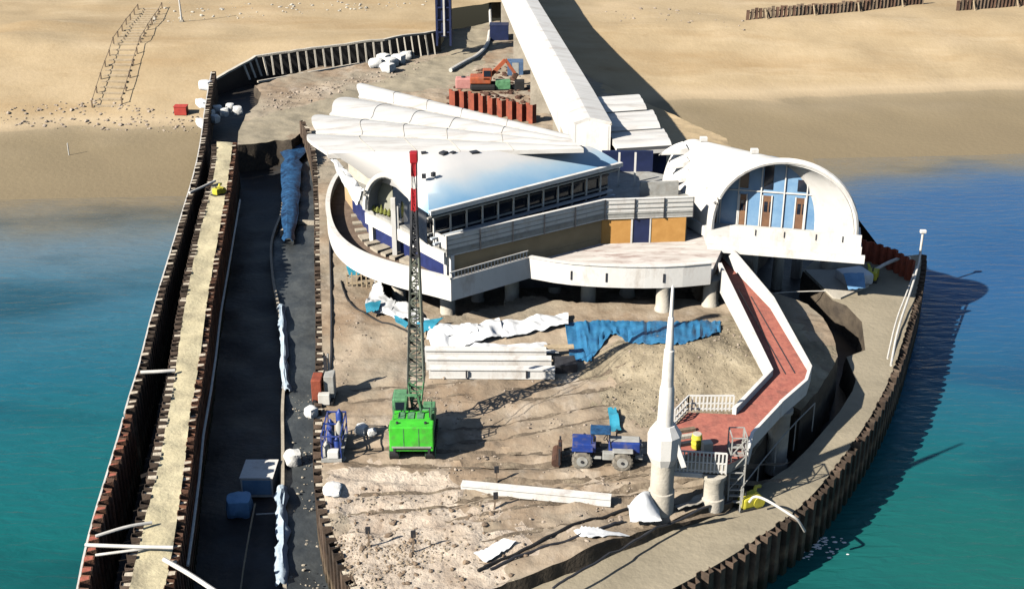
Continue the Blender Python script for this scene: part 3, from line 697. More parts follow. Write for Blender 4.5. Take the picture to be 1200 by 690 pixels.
# terrace slab and its parapet
ter = [(q.x, q.y) for q in (C0, C1, C2, Bk1, Bk2, Lb, Lf)]
MB().prism(ter, 6.205, zT).build('terrace_slab', 'grey', B)
tp_ = [(C0.x, C0.y), (C1.x, C1.y), (C2.x, C2.y)]
tp = offset(tp_, .1)
tpar = MB().wall(tp, 6.1, 7.75, .18).build('terrace_parapet', 'white', B)
for zz in (6.55, 7.0, 7.4):
    MB().wall(offset(tp_, -.02), zz, zz+.05, .06).build('groove_rail', 'grey', tpar)
MB().wall(tp, 7.755, 7.83, .28).build('coping', 'white', tpar)
a0 = resample([V(q) for q in tp_], 2.9); 
for q in a0:
    MB().box((q.x, q.y-.02, 6.95), (.07, .2, 1.75)).build('parapet_post', 'darkmetal', tpar)
panel((Lf.x, Lf.y), (C0.x, C0.y), 6.46, 7.6, .62, 1.0, -.2, .2, 'corner_parapet', 'white')
# upper facade, dark glazing with white posts
E0, E1 = P(503, 250, 9.9), P(728, 192.5, 9.9)          # eave line
ed = (E1-E0); ed.z = 0; edn = ed.normalized(); en = V((edn.y, -edn.x, 0))      # en points to the viewer
F0, F1 = E0-en*1.6+edn*.8, E1-en*1.6
F2 = P(735, 178, 8.0); F3 = P(800, 196, 8.0)
MB().prism([(F0.x, F0.y), (F1.x, F1.y), (F1.x-en.x*9, F1.y-en.y*9), (F0.x-en.x*9+2, F0.y-en.y*9)], zT+.004, 10.0).build('upper_storey', 'glass', B)
for i in range(12):
    q = lerp(F0, F1, (i+.35)/12)+en*.18
    MB().box((q.x, q.y, 8.35), (.13, .13, 3.25), rz=math.atan2(edn.y, edn.x)).build('mullion', 'white', B)
for zz, m in ((7.55, 'grey'), (8.6, 'darkmetal')):
    MB().bar((F0.x+en.x*.12, F0.y+en.y*.12, zz), (F1.x+en.x*.12, F1.y+en.y*.12, zz), .12, .14).build('transom', m, B)
# stepped pale ledges between facade and terrace
for k in range(2):
    MB().bar(V((F0.x, F0.y, 7.0+k*.32))+en*(.9-k*.35), V((F1.x, F1.y, 7.0+k*.32))+en*(.9-k*.35), .3, .16).build('ledge', 'roofblue', B)
# courtyard at the right of the facade: dark glass wall with white posts, low grey wall
g0, g1 = P(722, 214, 7), P(800, 214, 7)
MB().wall([(g0.x-1, g0.y+4), (P(770, 214, 7).x, g1.y+4)], zT, 8.6, .25).build('court_wall', 'navy', B)
for px in (726, 745):
    q = P(px, 212, 7.5); MB().box((q.x, q.y+1, 8.1), (.16, .16, 3.2)).build('post', 'white', B)
q0, q1 = P(752, 232, 7), P(797, 231, 7)
MB().wall([(q0.x, q0.y+1.5), (q1.x, q1.y+1.5)], zT, 7.9, .3).build('low_wall', 'grey', B)
# ---- main roof: barrel between ridge line and eave
RT = [P(385, 183, 11.0), P(440, 181, 11.9), P(520, 181, 12.0), P(600, 180, 11.4), P(690, 174, 10.7)]
EV = [P(431, 209, 9.3), P(462, 218, 9.5), P(486, 240, 9.6), P(503, 251, 9.9), P(600, 226, 9.9), P(728, 192.5, 9.9)]
def along(pts, t):
    L_ = [0]
    for a, b in zip(pts[:-1], pts[1:]): L_.append(L_[-1]+(b-a).length)
    s = t*L_[-1]
    for i in range(len(pts)-1):
        if s <= L_[i+1] or i == len(pts)-2: return lerp(pts[i], pts[i+1], (s-L_[i])/(L_[i+1]-L_[i]))
rows = []
for i in range(25):
    t = i/24; a = along(RT, t); b = along(EV, t); row = []
    for j in range(17):
        s = j/16; q = lerp(a, b, s); q.z = lerp(b.z, a.z+.2, max(0, 1-s**1.35)); row.append(q)
    rows.append(row)
M['roofmain'] = roof_band('main_roof_sky_tint', [(.30, (.60, .59, .58)), (.52, (.52, .54, .55)), (.72, (.34, .46, .56)), (.98, (.17, .34, .52))], E0, en, 5.5)  # blue skylight and shade near the eave painted into the roof colour
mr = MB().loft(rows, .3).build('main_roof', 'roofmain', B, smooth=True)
MB().bar(E0+V((0, 0, .02))+en*.05, E1+V((0, 0, .02))+en*.05, .34, .34).build('eave_gutter', 'white', mr)
MB().bar(E0+V((0, 0, -.5))-en*.25, E1+V((0, 0, -.5))-en*.25, .2, .14).build('eave_rail', 'grey', mr)
for px, py, r_ in ((483, 181, .18), (497, 181, .2), (520, 180.5, .3), (531, 180.5, .2), (556, 180, .34), (600, 179, .26), (672, 171, .3), (679, 174, .25), (497, 205, .16), (508, 203, .15)):
    q = along(RT, max(0, min(1, (px-385)/305))); q = V((P(px, py, q.z).x, q.y, q.z+.15)) if py < 190 else P(px, py, 11.6)
    MB().box((q.x, q.y-.3, q.z), (r_*2, r_*1.6, .32), rz=random.random()).build('roof_vent', 'darkmetal', mr)
# ---- fan of shells, each a tapering vault
VL = [((434, 101), (668, 158)), ((420, 116), (669, 163)), ((386, 136), (672, 167)), ((370, 158), (677, 171)), ((384, 184), (684, 175))]
zl = [9.9, 9.7, 9.9, 10.3, 11.0]; zr = [11.6, 11.7, 11.8, 11.9, 12.0]
for k in range(4):
    (a0, a1), (b0, b1) = VL[k], VL[k+1]
    A0, A1, B0, B1 = P(*a0, zl[k]), P(*a1, zr[k]), P(*b0, zl[k+1]), P(*b1, zr[k+1])
    ax_ = (A1-A0).normalized(); rows = []
    for i in range(25):
        t = i/24; row = []
        p, q = lerp(A0, A1, t), lerp(B0, B1, t)
        for j in range(13):
            s_ = j/12; w_ = lerp(p, q, s_)
            w_.z += lerp(.60, .12, t)*math.sin(math.pi*s_**.85) + lerp(.22, .08, t)*s_**2 - .03
            w_ += ax_*(-1.3*math.sin(math.pi*min(1, s_*1.1))*(1-t)**3)
            row.append(w_)
        rows.append(row)
    sh = MB().loft(rows, .35).build('roof_shell', 'shell', B, smooth=True)
    for t in (.18, .36, .54, .72):
        r_ = [lerp(rows[int(t*24)][j], rows[int(t*24)+1][j], .5)+V((0, 0, .012)) for j in range(13)]
        MB().tube(r_, .03, 4).build('joint_strip', 'concpale', sh)
# solid body under the shells
bp_ = [P(*VL[0][0], 9.0), P(*VL[0][1], 9.0), P(*VL[4][1], 9.0), P(420, 200, 9.0), P(*VL[4][0], 9.0), P(*VL[2][0], 9.0)]
ce = sum((q for q in bp_), V((0, 0, 0)))/len(bp_)
MB().prism([(lerp(q, ce, .2).x, lerp(q, ce, .2).y) for q in bp_], -1.6, 9.2).build('rear_hall', 'concpale', B)
# ---- small vault with open mouth beside the main roof
def arch_pts(A, Bq, h, n=20, p=1.0, full=0.0):
    c = (A+Bq)/2; e = (Bq-A)/2
    return [c+e*(-math.cos(math.pi*i/n))+V((0, 0, h*abs(math.sin(math.pi*i/n))**p)) for i in range(n+1)]
A_, B_ = P(428, 245, 7.2), P(489, 264, 7.2)
mid = (A_+B_)/2; ap = zat(mid, 206)-7.2
dv = V((.45, .9, 0)).normalized()
rows = [[q+dv*d+V((0, 0, -d*.12)) for q in arch_pts(A_.lerp((A_+B_)/2, .03*d/2), B_.lerp((A_+B_)/2, .03*d/2), ap)] for d in (0, 1.2, 3, 5.5)]
sv = MB().loft(rows, .25).build('mouth_vault', 'white', B, smooth=True)
ar = arch_pts(A_, B_, ap, 26)
MB().tube([q-dv*.02 for q in ar], .2, 8).build('vault_rim', 'white', sv, smooth=True)
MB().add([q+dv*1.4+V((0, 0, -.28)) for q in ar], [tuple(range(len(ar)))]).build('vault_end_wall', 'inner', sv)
q = lerp(A_, B_, .62); MB().box((q.x, q.y-.1, 7.4), (.25, .25, 1.9)).build('vault_pier', 'white', sv)
for i in range(7):
    q = lerp(A_, B_, .08+.075*i)+dv*.7; MB().lathe((q.x, q.y, 6.8), [(.06, 0), (.2, .2), (.16, .45), (.03, .55+.4*random.random())], 7).build('planter_shrub', mat('shrub_%d' % i, (.23, .24, .05), (.10, .12, .03), .8, 5) if i == 0 else bpy.data.materials['shrub_0'], sv)
MB().box((lerp(A_, B_, .56).x, lerp(A_, B_, .56).y-.35, (zD+9.0)/2), (.36, .36, 9.0-zD)).build('tall_pillar', 'white', B)
ca, cb_ = [P(384, 184, 10.9), P(404, 203, 9.9), P(426, 226, 8.9)], [P(394, 201, 9.0), P(406, 221, 8.2), P(419, 243, 7.2)]
rows = []
for i in range(15):
    p_, q_ = along(ca, i/14), along(cb_, i/14)
    rows.append([lerp(p_, q_, s/7)+V((0, 0, .5*math.sin(math.pi*s/7)+.35*noise.noise(V((i*.6, s*.7, 2))))) for s in range(8)])
MB().loft(rows, .2).build('side_canopy', 'tarp', B, smooth=True)
# stair spiral inside the round deck
for i in range(12):
    t = .30+.040*i; j = int(t*(len(inn)-1)); q = V(inn[j]); q2 = V(inn[min(j+2, len(inn)-1)]); d = (q2-q).normalized(); nn = V((-d.y, d.x))
    c = q+nn*.6
    MB().box((c.x, c.y, zD+.085+.01*i), (.62, 2.2, .10+.02*i), rz=math.atan2(d.y, d.x)).build('step', 'conc', B)
ip = offset(xy(RD1), 4.9)[:int(len(RD1)*.45)]
MB().wall(ip, zD, 6.3, .25).build('inner_wall', 'white', B)

# ================================================================== PAVILION VAULT
zp = 5.0
A, Bq = P(833, 268, zp), P(1002, 281, zp)
mid = (A+Bq)/2; hA = zat(mid, 189)-zp
e = (Bq-A).normalized(); nb = V((-e.y, e.x, 0))           # nb points away from the viewer
PV = thing('vault_pavilion', 'white barrel vault pavilion with blue glazed end wall facing the sea on the right', 'pavilion', (mid.x, mid.y, .0))
cB = P(814, 163, zp+hA-.6); cB.z = zp; wB = (Bq-A).length/2*.46
hB = hA-.6
rows = []
for i in range(15):
    t = i/14; c = lerp(mid, cB, t); w_ = lerp((Bq-A).length/2, wB, t); h = lerp(hA, hB, t)
    rows.append(arch_pts(c-e*w_, c+e*w_, h, 30, .88))
vault = MB().loft(rows, .32).build('vault_shell', 'shell', PV, smooth=True)
MB().tube(rows[0], .26, 8).build('vault_rim', 'white', vault, smooth=True)
def PY(px, py, Y): return P(px, py, zat((0, Y), py))
for (r1, r2, tq), dy in ((((800, 166), (810, 181), (772, 182)), -.6), (((803, 182), (811, 195), (781, 199)), -1.4), (((805, 197), (813, 212), (787, 215)), -2.2)):
    q1, q2, q3 = PY(*r1, cB.y+dy), PY(*r2, cB.y+dy-.5), PY(*tq, cB.y+dy+.3)
    MB().loft([[lerp(q1, q3, i/6)+V((0, 0, .18*math.sin(math.pi*i/6))) for i in range(7)], [lerp(lerp(q1, q2, .5), q3, i/6)+V((0, -.25*(1-i/6), .1)) for i in range(7)], [lerp(q2, q3, i/6) for i in range(7)]], .14).build('roof_fin', 'shell', vault, smooth=True)
for t, dz in ((.35, .2), (.9, .2)):
    c = lerp(mid, cB, t); h = lerp(hA, hB, t); MB().box((c.x, c.y, zp+h+.2), (.6, .5, .3)).build('ridge_vent', 'white', vault)
# end wall
rec = 1.5
fr = (rec/((cB-mid).dot(nb)))
cE = lerp(mid, cB, fr); wE = lerp((Bq-A).length/2, wB, fr)-.02; hE = lerp(hA, hB, fr)-.05
ew = arch_pts(cE-e*wE, cE+e*wE, hE, 30, .88); n = len(ew)
MB().add(ew+[q+nb*.25 for q in ew], [tuple(range(n)), tuple(range(n, 2*n))[::-1]]+[(i, (i+1) % n, (i+1) % n+n, i+n) for i in range(n)]).build('end_wall', 'bluepane', PV)
def hat(x): return hE*max(0, 1-(x/wE)**2)**(.5*.88)
def wpan(x0, x1, z0, z1, out, th, name, m, par=PV):
    c = cE+e*((x0+x1)/2)-nb*(out+th/2)
    return MB().box((c.x, c.y, zp+(z0+z1)/2), (x1-x0, th, z1-z0), rz=math.atan2(e.y, e.x)).build(name, m, par)
xs = [-.86, -.66, -.40, -.10, .20, .50, .78]
for x in (-.66, -.38, -.02, .35, .71):
    X = x*wE; wpan(X-.05, X+.05, .02, hat(X)-.1, .01, .13, 'mullion', 'white')
wpan(-.93*wE, .93*wE, 3.0, 3.10, .012, .09, 'transom', 'white')
for x0, x1 in ((-.84, -.68), (-.37, -.23), (.01, .16), (.55, .69)):
    top = min(hat(x0*wE), hat(x1*wE))-.3
    wn = wpan(x0*wE, x1*wE, 3.25, min(top, 6.3), .003, .05, 'window', 'glass')
for x0, x1 in ((-.82, -.70), (-.36, -.24), (.01, .16), (.54, .69)):
    d = wpan(x0*wE, x1*wE, .02, min(2.7, hat(x0*wE)-.3), .003, .06, 'door', 'brown')
    for xx in (x0, x1): wpan(xx*wE-.05, xx*wE+.05, .02, min(2.75, hat(x0*wE)-.3), .004, .10, 'door_frame', 'white', d)
    wpan((x0*.6+x1*.4)*wE-.14, (x0*.6+x1*.4)*wE+.14, 1.3, 2.2, .064, .02, 'door_pane', 'glass', d)
    wpan((x0*.1+x1*.9)*wE-.1, (x0*.1+x1*.9)*wE+.05, 1.3, 2.2, .064, .02, 'door_pane', 'glass', d)
# floor slab and balcony front
fs = [A-nb*1.6-e*.2, Bq-nb*1.6+e*.5, Bq+nb*3+e*.5, cB+e*wB, cB-e*(wB+.3), A+nb*.5-e*.6]
MB().prism(xy(fs), 4.1, zp).build('floor_slab', 'white', PV)
MB().prism(xy([A-nb*1.9-e*.1, Bq-nb*1.9+e*.8, Bq-nb*1.58+e*.8, A-nb*1.58-e*.1]), 3.7, 4.35).build('edge_beam', 'white', PV)
bpw = [A-nb*1.45+e*1.6, Bq-nb*1.45+e*.4]
MB().wall(xy(bpw), zp+.003, zp+.95, .2).build('balcony_parapet', 'white', PV)
for t in (.2, .42, .66, .86):
    q = lerp(bpw[0], bpw[1], t)-nb*.13; MB().box((q.x, q.y, zp+.55), (.08, .04, .5), rz=math.atan2(e.y, e.x)).build('scupper', 'darkmetal', PV)
for px, py, r_ in ((970, 318, .75), (912, 312, .5), (935, 300, .5), (880, 312, .6)):
    q = P(px, py, -1.2); MB().lathe((q.x, q.y, 0), [(r_, -3.5), (r_, 2.0 if r_ < .7 else .2), (r_*.8, 3.6), (r_*.8, 4.09)], 16).build('column', 'concpale', PV, smooth=True)

# ================================================================== COVERED BRIDGE
zb1 = 9.0
BL = [P(566, -80, zb1), P(603, 0, zb1), P(620, 34, zb1), P(655, 104, zb1), P(674, 144, zb1+.3)]
BR = [P(588, -80, zb1), P(628, 0, zb1), P(650, 36, zb1), P(694, 108, zb1), P(716, 147, zb1+.3)]
rows = []
for i in range(21):
    t = i/20; a, b = along(BL, t), along(BR, t); row = []
    for j in range(13):
        s = j/12; q = lerp(a, b, s); q.z += .55*min(1, s/.38)-.30*max(0, (s-.38)/.62)-.25; row.append(q)
    rows.append(row)
BG = thing('covered_bridge', 'long white covered footbridge running from the beach to the shell building', 'bridge', P(620, 60, -1))
br_ = MB().loft(rows, .3).build('bridge_roof', 'shell', BG)
for i in range(1, 20):
    MB().tube([q+V((0, 0, .03)) for q in rows[i]], .09, 4).build('roof_rib', 'grey', br_)
MB().tube([r_[-1]+V((0, 0, .08)) for r_ in rows], .12, 4).build('edge_trim', 'concpale', br_)
eq = rows[20]; MB().add(list(eq)+[V((q.x, q.y, 5.6)) for q in (eq[-1], eq[0])], [tuple(range(len(eq)+2))]).build('bridge_end_wall', 'white', BG)
ridge = [rows[i][5]+V((0, 0, .1)) for i in range(0, 21)]
MB().tube(ridge, .14, 6).build('ridge_beam', 'white', BG)
for side, pts in (('l', BL), ('r', BR)):
    path = [along(pts, i/12) for i in range(13)]; mid_ = [(along(BL, i/12)+along(BR, i/12))/2 for i in range(13)]
    path = [lerp(p, m, .07) for p, m in zip(path, mid_)]
    MB().wall(xy(path), [p.z-4.4 for p in path], [p.z-.1 for p in path], .25).build('side_wall', 'white', BG)
    if side == 'l':
        for i in range(26):
            t = (i+.5)/26; p = lerp(along(BL, t), along(BR, t), .07); d = (along(BL, min(1, t+.02))-along(BL, max(0, t-.02))).normalized()
            MB().box((p.x, p.y, p.z-1.5), (.34, .9, 1.0), rz=math.atan2(d.y, d.x)-math.pi/2).build('window', 'glass', BG)
low = [along(BL, i/8) for i in range(9)]; hi = [along(BR, i/8) for i in range(9)]
MB().prism(xy(low)+xy(hi[::-1]), 5.0, 5.6).build('bridge_deck', 'conc', BG)
for t in (.12, .3, .48, .66, .84):
    a, b = along(BL, t), along(BR, t); c = (a+b)/2
    z0 = min(zsite(c.x, c.y), -1.5)-2
    MB().box((c.x, c.y, (z0+4.99)/2), ((b-a).length*.8, 1.0, 4.99-z0), rz=math.atan2((b-a).y, (b-a).x)).build('pier', 'conc', BG)
# stepped roof slabs to the right of the bridge head
SL = [((688, 121), (748, 117), (757, 133), (699, 137), 8.0), ((698, 139), (764, 135), (773, 155), (712, 159), 7.6), ((710, 161), (776, 157), (786, 175), (722, 179), 7.2)]
SR = thing('stepped_roof', 'three stepped white roof slabs beside the bridge head', 'roof', P(740, 190, .2))
for a, b, c, d, z in SL:
    a, b, c, d = P(*a, z), P(*b, z), P(*c, z), P(*d, z)
    rows = []
    for i in range(17):
        t = i/16; p, q = lerp(a, d, t), lerp(b, c, t)
        bumpz = .12*math.sin(math.pi*t)+.16*abs(math.sin(3*math.pi*t))**.5
        rows.append([lerp(p, q, s/8)+V((0, 0, bumpz)) for s in range(9)])
    sl = MB().loft(rows, .5).build('slab', 'shell', SR, smooth=True)
    MB().bar(d+V((0, 0, -.1)), c+V((0, 0, -.1)), .3, .3).build('slab_edge', 'white', sl)
sp_ = [P(*SL[0][0], 7), P(*SL[0][1], 7), P(*SL[2][2], 7), P(*SL[2][3], 7)]
ce = sum(sp_, V((0, 0, 0)))/4
MB().prism([(lerp(q, ce, .08).x, lerp(q, ce, .08).y) for q in sp_], -1.0, 6.75).build('stair_tower', 'navy', SR)

# ================================================================== RED WALKWAY
zw = 2.55
RWK = thing('raised_walkway', 'raised red walkway with white parapets stepping from the deck to the white mast', 'walkway', P(870, 480, 0))
PLt = W([(843, 318), (904, 430), (861, 475)], 3.2); PRt = W([(836, 281), (905, 352), (950, 426), (945, 442), (915, 468), (882, 503), (877, 522)], 3.2)
fl = [P(843, 322, zw), P(904, 436, zw), P(861, 482, zw), P(806, 483, zw), P(790, 500, zw), P(790, 532, zw), P(850, 536, zw), P(880, 528, zw)]
zz = lambda q: V((q.x, q.y, zw))
poly = [zz(PLt[0]), zz(PLt[1]), zz(PLt[2]), P(806, 483, zw), P(789, 500, zw), P(788, 541, zw), P(852, 545, zw), zz(PRt[6]), zz(PRt[5]), zz(PRt[4]), zz(PRt[3]), zz(PRt[2]), zz(PRt[1]), zz(PRt[0])]
MB().prism(xy(poly), 1.95, zw).build('walkway_slab', 'concpale', RWK)
cpoly = sum((V((q.x, q.y, 0)) for q in poly), V((0, 0, 0)))/len(poly)
tri = sheet(xy(poly), 1.2, lambda x, y: zw+.006); tri.build('red_surface', 'red', RWK)
MB().wall(offset(xy(PLt), 0), 1.9, [3.95, 3.05, 3.05], .26).build('parapet', 'white', RWK)
MB().wall(xy(PRt[:5]), 1.9, [4.3, 3.5, 3.05, 3.05, 3.05], .22).build('parapet', 'white', RWK)
MB().wall(xy(PRt[4:]), 1.9, 3.0, .2).build('parapet', 'white', RWK)
# two tyre-dark strips running down the red surface
for off in (.38, .62):
    pa = [lerp(zz(PLt[0]), zz(PRt[1]), off), lerp(zz(PLt[1]), zz(PRt[2]), off)]
    MB().bar(pa[0]+V((0, 0, .02)), pa[1]+V((0, 0, .02)), .07, .03).build('floor_rail', 'darkmetal', RWK)
# platform fence at the back and fascia fence in front
def fence(a, b, z0, z1, n, name, m='white'):
    a, b = V((a.x, a.y, 0)), V((b.x, b.y, 0)); mb = MB()
    for zq in (z0+.15, (z0+z1)/2, z1): mb.bar(a+V((0, 0, zq)), b+V((0, 0, zq)), .08, .09)
    for i in range(n+1):
        q = lerp(a, b, i/n); mb.box((q.x, q.y, (z0+z1)/2), (.09, .09, z1-z0))
    return mb.build(name, m, RWK)
fence(P(806, 481, zw), P(859, 481, zw), zw, zw+1.1, 12, 'railing')
fence(P(790, 498, zw), P(806, 481, zw), zw, zw+1.1, 5, 'railing')
fa, fb = P(788, 541, zw), P(851, 545, zw)
MB().wall(xy([fa, fb]), 1.65, 1.94, .3).build('edge_beam', 'white', RWK)
fence(fa, fb, 1.95, 3.35, 14, 'front_railing')
m_ = MB().wall(xy([fa+V((0, .12, 0)), fb+V((0, .12, 0))]), 2.0, 3.0, .05).build('fence_panel', 'concpale', RWK)
for px, py, r_ in ((835, 586, .62), (912, 508, .7), (868, 384, .55), (862, 372, .5)):
    q = P(px, py, 0); zb_ = zsite(q.x, q.y) if px != 912 else -2.5
    MB().lathe((q.x, q.y, 0), [(r_*1.15, zb_-.3), (r_*1.15, zb_+.5), (r_, zb_+.55), (r_, 1.5), (r_*1.2, 1.7), (r_*1.2, 1.94)], 20).build('column', 'concpale', RWK, smooth=True)

# ================================================================== WHITE MAST
b0 = P(774, 597, 0)
MT = thing('white_mast', 'tall tapering white mast with flared collar on a round concrete column', 'mast', b0)
zc_ = lambda py: zat(b0, py)
MB().lathe((b0.x, b0.y, 0), [(.78, -.5), (.78, 1.4), (.70, 1.45), (.70, zc_(534))], 24).build('base_column', 'concpale', MT, smooth=True)
MB().lathe((b0.x, b0.y, 0), [(.72, zc_(541)), (.96, zc_(531)), (1.0, zc_(507)), (.60, zc_(496))], 10).build('collar', 'white', MT)
for k in range(0):
    a = k*math.pi+.15; d = V((math.cos(a), math.sin(a), 0)); mb = MB()
    mb.bar(V((b0.x, b0.y, zc_(540)))+d*.75, V((b0.x, b0.y, zc_(510)))+d*1.15, .3, .5); mb.build('bracket', 'white', MT)
MB().bar(V((b0.x+.5, b0.y-.5, zc_(508))), V((b0.x+1.15, b0.y-.6, zc_(540))), .25, .3).build('gusset', 'white', MT)
tp = zc_(336)
z1, z2, z3 = zc_(452), zc_(410), zc_(372)
MB().lathe((b0.x, b0.y, 0), [(.50, zc_(505)), (.43, z1-.2), (.37, z1+.05)], 24).build('lower_shaft', 'white', MT, smooth=True)
MB().lathe((b0.x, b0.y, 0), [(.36, z1), (.30, z2), (.24, z2+.05), (.17, z3), (.14, z3+.05)], 24).build('middle_shaft', 'white', MT, smooth=True)
MB().lathe((b0.x, b0.y, 0), [(.12, z3), (.09, tp-.3), (.07, tp), (.02, tp+.1)], 16).build('spire', 'white', MT, smooth=True)

# ================================================================== CRAWLER CRANE
g0 = ON(483, 541); gx, gy, gz = g0.x, g0.y, zsite(g0.x, g0.y+1.5)+.02
CR = thing('crawler_crane', 'bright green crawler crane with a tall lattice boom and red and white tip', 'crane', (gx, gy+2, gz))
def cpt(x, y, z): return V((gx+x, gy+y, gz+z))
for sx_ in (-1.15, 1.15):
    prof = []
    for i in range(9): a = math.pi/2+math.pi*i/8; prof.append((.45*math.cos(a)-1.75, .45+.45*math.sin(a)))
    for i in range(9): a = -math.pi/2+math.pi*i/8; prof.append((.45*math.cos(a)+1.75, .45+.45*math.sin(a)))
    mb = MB(); n = len(prof); vs = []
    for dx in (-.3, .3): vs += [cpt(sx_+dx, 2.3+y, z) for y, z in prof]
    mb.add(vs, [tuple(range(n)), tuple(range(n, 2*n))[::-1]]+[(i, (i+1) % n, (i+1) % n+n, i+n) for i in range(n)])
    for k in range(13):
        mb.box(cpt(sx_, .55+.29*k, .90), (.66, .16, .05)); 
    tk = mb.build('track', 'black', CR)
    mb = MB()
    for y in (.55, 4.05): mb.tube([cpt(sx_-.33, y, .45), cpt(sx_+.33, y, .45)], .36, 14)
    mb.build('sprocket', 'greendull', tk)
MB().box(cpt(0, 2.3, .75), (1.8, 2.6, .5), bev=.05).build('undercarriage', 'greendull', CR)
MB().lathe(cpt(0, 2.3, .95), [(.8, 0), (.8, .25)], 20).build('slew_ring', 'darkmetal', CR)
MB().box(cpt(0, 2.4, 1.32), (2.7, 4.6, .28), bev=.04).build('slew_platform', 'greendull', CR)
mb = MB(); mb.box(cpt(0, .35, 1.8), (2.8, 1.0, 1.75), bev=.08); cw_ = mb.build('counterweight', 'green', CR)
MB().box(cpt(0, -.17, 1.25), (2.5, .06, .10)).build('bumper', 'grey', cw_)
for sx_ in (-1.1, 1.1): MB().box(cpt(sx_, -.12, 1.0), (.14, .14, .5)).build('bumper_post', 'darkmetal', cw_)
for sx_ in (-.48, .48): MB().box(cpt(sx_, -.158, 1.85), (.035, .02, 1.5)).build('panel_seam', 'greendull', cw_)
MB().box(cpt(0, -.16, 1.1), (2.3, .03, .09)).build('hazard_strip', 'black', cw_)
for sx_ in (-.9, .9): MB().tube([cpt(sx_, .35, 2.66), cpt(sx_, .35, 2.8)], .09, 8).build('lifting_eye', 'darkmetal', cw_)
mb = MB()
for sx_ in (-1.2, 1.2):
    for y in (1.0, 1.7, 2.3): mb.bar(cpt(sx_, y, 2.5), cpt(sx_, y, 3.35), .045)
    mb.bar(cpt(sx_, 1.0, 3.35), cpt(sx_, 2.3, 3.35), .045); mb.bar(cpt(sx_, 1.0, 2.95), cpt(sx_, 2.3, 2.95), .04)
mb.build('handrail', 'greendull', CR)
MB().box(cpt(-.05, 1.55, 2.0), (2.5, 1.4, 1.2), bev=.08).build('engine_house', 'green', CR)
for i in range(3): MB().box(cpt(-.7+.6*i, 1.5, 2.63), (.42, .8, .06)).build('engine_vent', 'greendull', CR)
cab = MB().box(cpt(-.95, 3.6, 2.25), (.95, 1.5, 1.6), bev=.1).build('cab', 'greendull', CR)
MB().box(cpt(-1.44, 3.65, 2.5), (.03, 1.1, .8)).build('cab_window', 'glass', cab)
MB().box(cpt(-.95, 2.84, 2.55), (.7, .03, .6)).build('cab_window', 'glass', cab)
MB().box(cpt(.95, 3.2, 1.95), (.8, 1.3, .9), bev=.06).build('fuel_tank', 'greendull', CR)
for y in (2.6, 3.3):
    MB().tube([cpt(-.4, y, 1.85), cpt(.45, y, 1.85)], .32, 14).build('winch_drum', 'darkmetal', CR)
MB().tube([cpt(1.15, 1.3, 2.6), cpt(1.15, 1.3, 3.3)], .08, 8).build('exhaust_pipe', 'darkmetal', CR)
mb = MB()
for sx_ in (-.7, .7):
    mb.bar(cpt(sx_, 2.0, 1.5), cpt(sx_*.5, 1.5, 4.1), .12); mb.bar(cpt(sx_, 3.6, 1.5), cpt(sx_*.5, 1.5, 4.1), .1)
mb.bar(cpt(-.35, 1.5, 4.1), cpt(.35, 1.5, 4.1), .14); mb.build('gantry', 'greendull', CR)
foot_ = cpt(.05, 4.1, 1.6)
tipy = gy+6.3; zt_ = zat((0, tipy), 184); tpx = P(485, 184, zt_).x
tip = V((tpx, tipy, zt_))
def boom_sec(a, b, w0, w1, bays, name, m, ch=.09, la=.05, par=CR):
    d = (b-a).normalized(); x = V((1, 0, 0)); y = d.cross(x).normalized(); mb = MB()
    C = [[lerp(a, b, i/bays)+x*(sx_*lerp(w0, w1, i/bays)/2)+y*(sy_*lerp(w0, w1, i/bays)/2) for sx_, sy_ in ((-1, -1), (1, -1), (1, 1), (-1, 1))] for i in range(bays+1)]
    for k in range(4): mb.tube([c[k] for c in C], ch/2, 6)
    for i in range(bays):
        for k in range(4):
            k2 = (k+1) % 4
            mb.bar(C[i][k], C[i+1][k2] if i % 2 else C[i+1][k2], la) if (i+k) % 2 else mb.bar(C[i][k2], C[i+1][k], la)
            mb.bar(C[i][k], C[i][k2], la)
    return mb.build(name, m, par)
t1, t2, t3 = lerp(foot_, tip, .13), lerp(foot_, tip, .62), lerp(foot_, tip, .80)
boom_sec(foot_, t1, .5, 1.05, 3, 'boom_foot', 'greendull', .12, .08)
boom_sec(t1, t2, 1.05, .52, 14, 'boom_middle', 'lattice', .16, .085)
boom_sec(t2, t3, .52, .24, 7, 'boom_upper', 'darkmetal', .17, .10)
for a, b, m in ((.80, .885, 'tipred'), (.885, .93, 'white'), (.93, 1.0, 'tipred')):
    boom_sec(lerp(foot_, tip, a), lerp(foot_, tip, b), .26, .24, 3, 'boom_tip_band', m, .18, .12)
MB().box(tip, (.5, .6, .7), bev=.08).build('boom_head', 'tipred', CR)
MB().tube([tip+V((.1, .35, 0)), V((tip.x+.12, tip.y+.35, gz+7.5))], .03, 5).build('hoist_rope', 'darkmetal', CR)
hk = MB().box((tip.x+.12, tip.y+.35, gz+7.2), (.34, .25, .7), bev=.06).build('hook_block', 'darkmetal', CR)
for sx_ in (-.3, .3):
    MB().tube([cpt(sx_, 1.5, 4.1), tip+V((sx_*.5, -.2, -.3))], .025, 5).build('pendant_rope', 'darkmetal', CR)

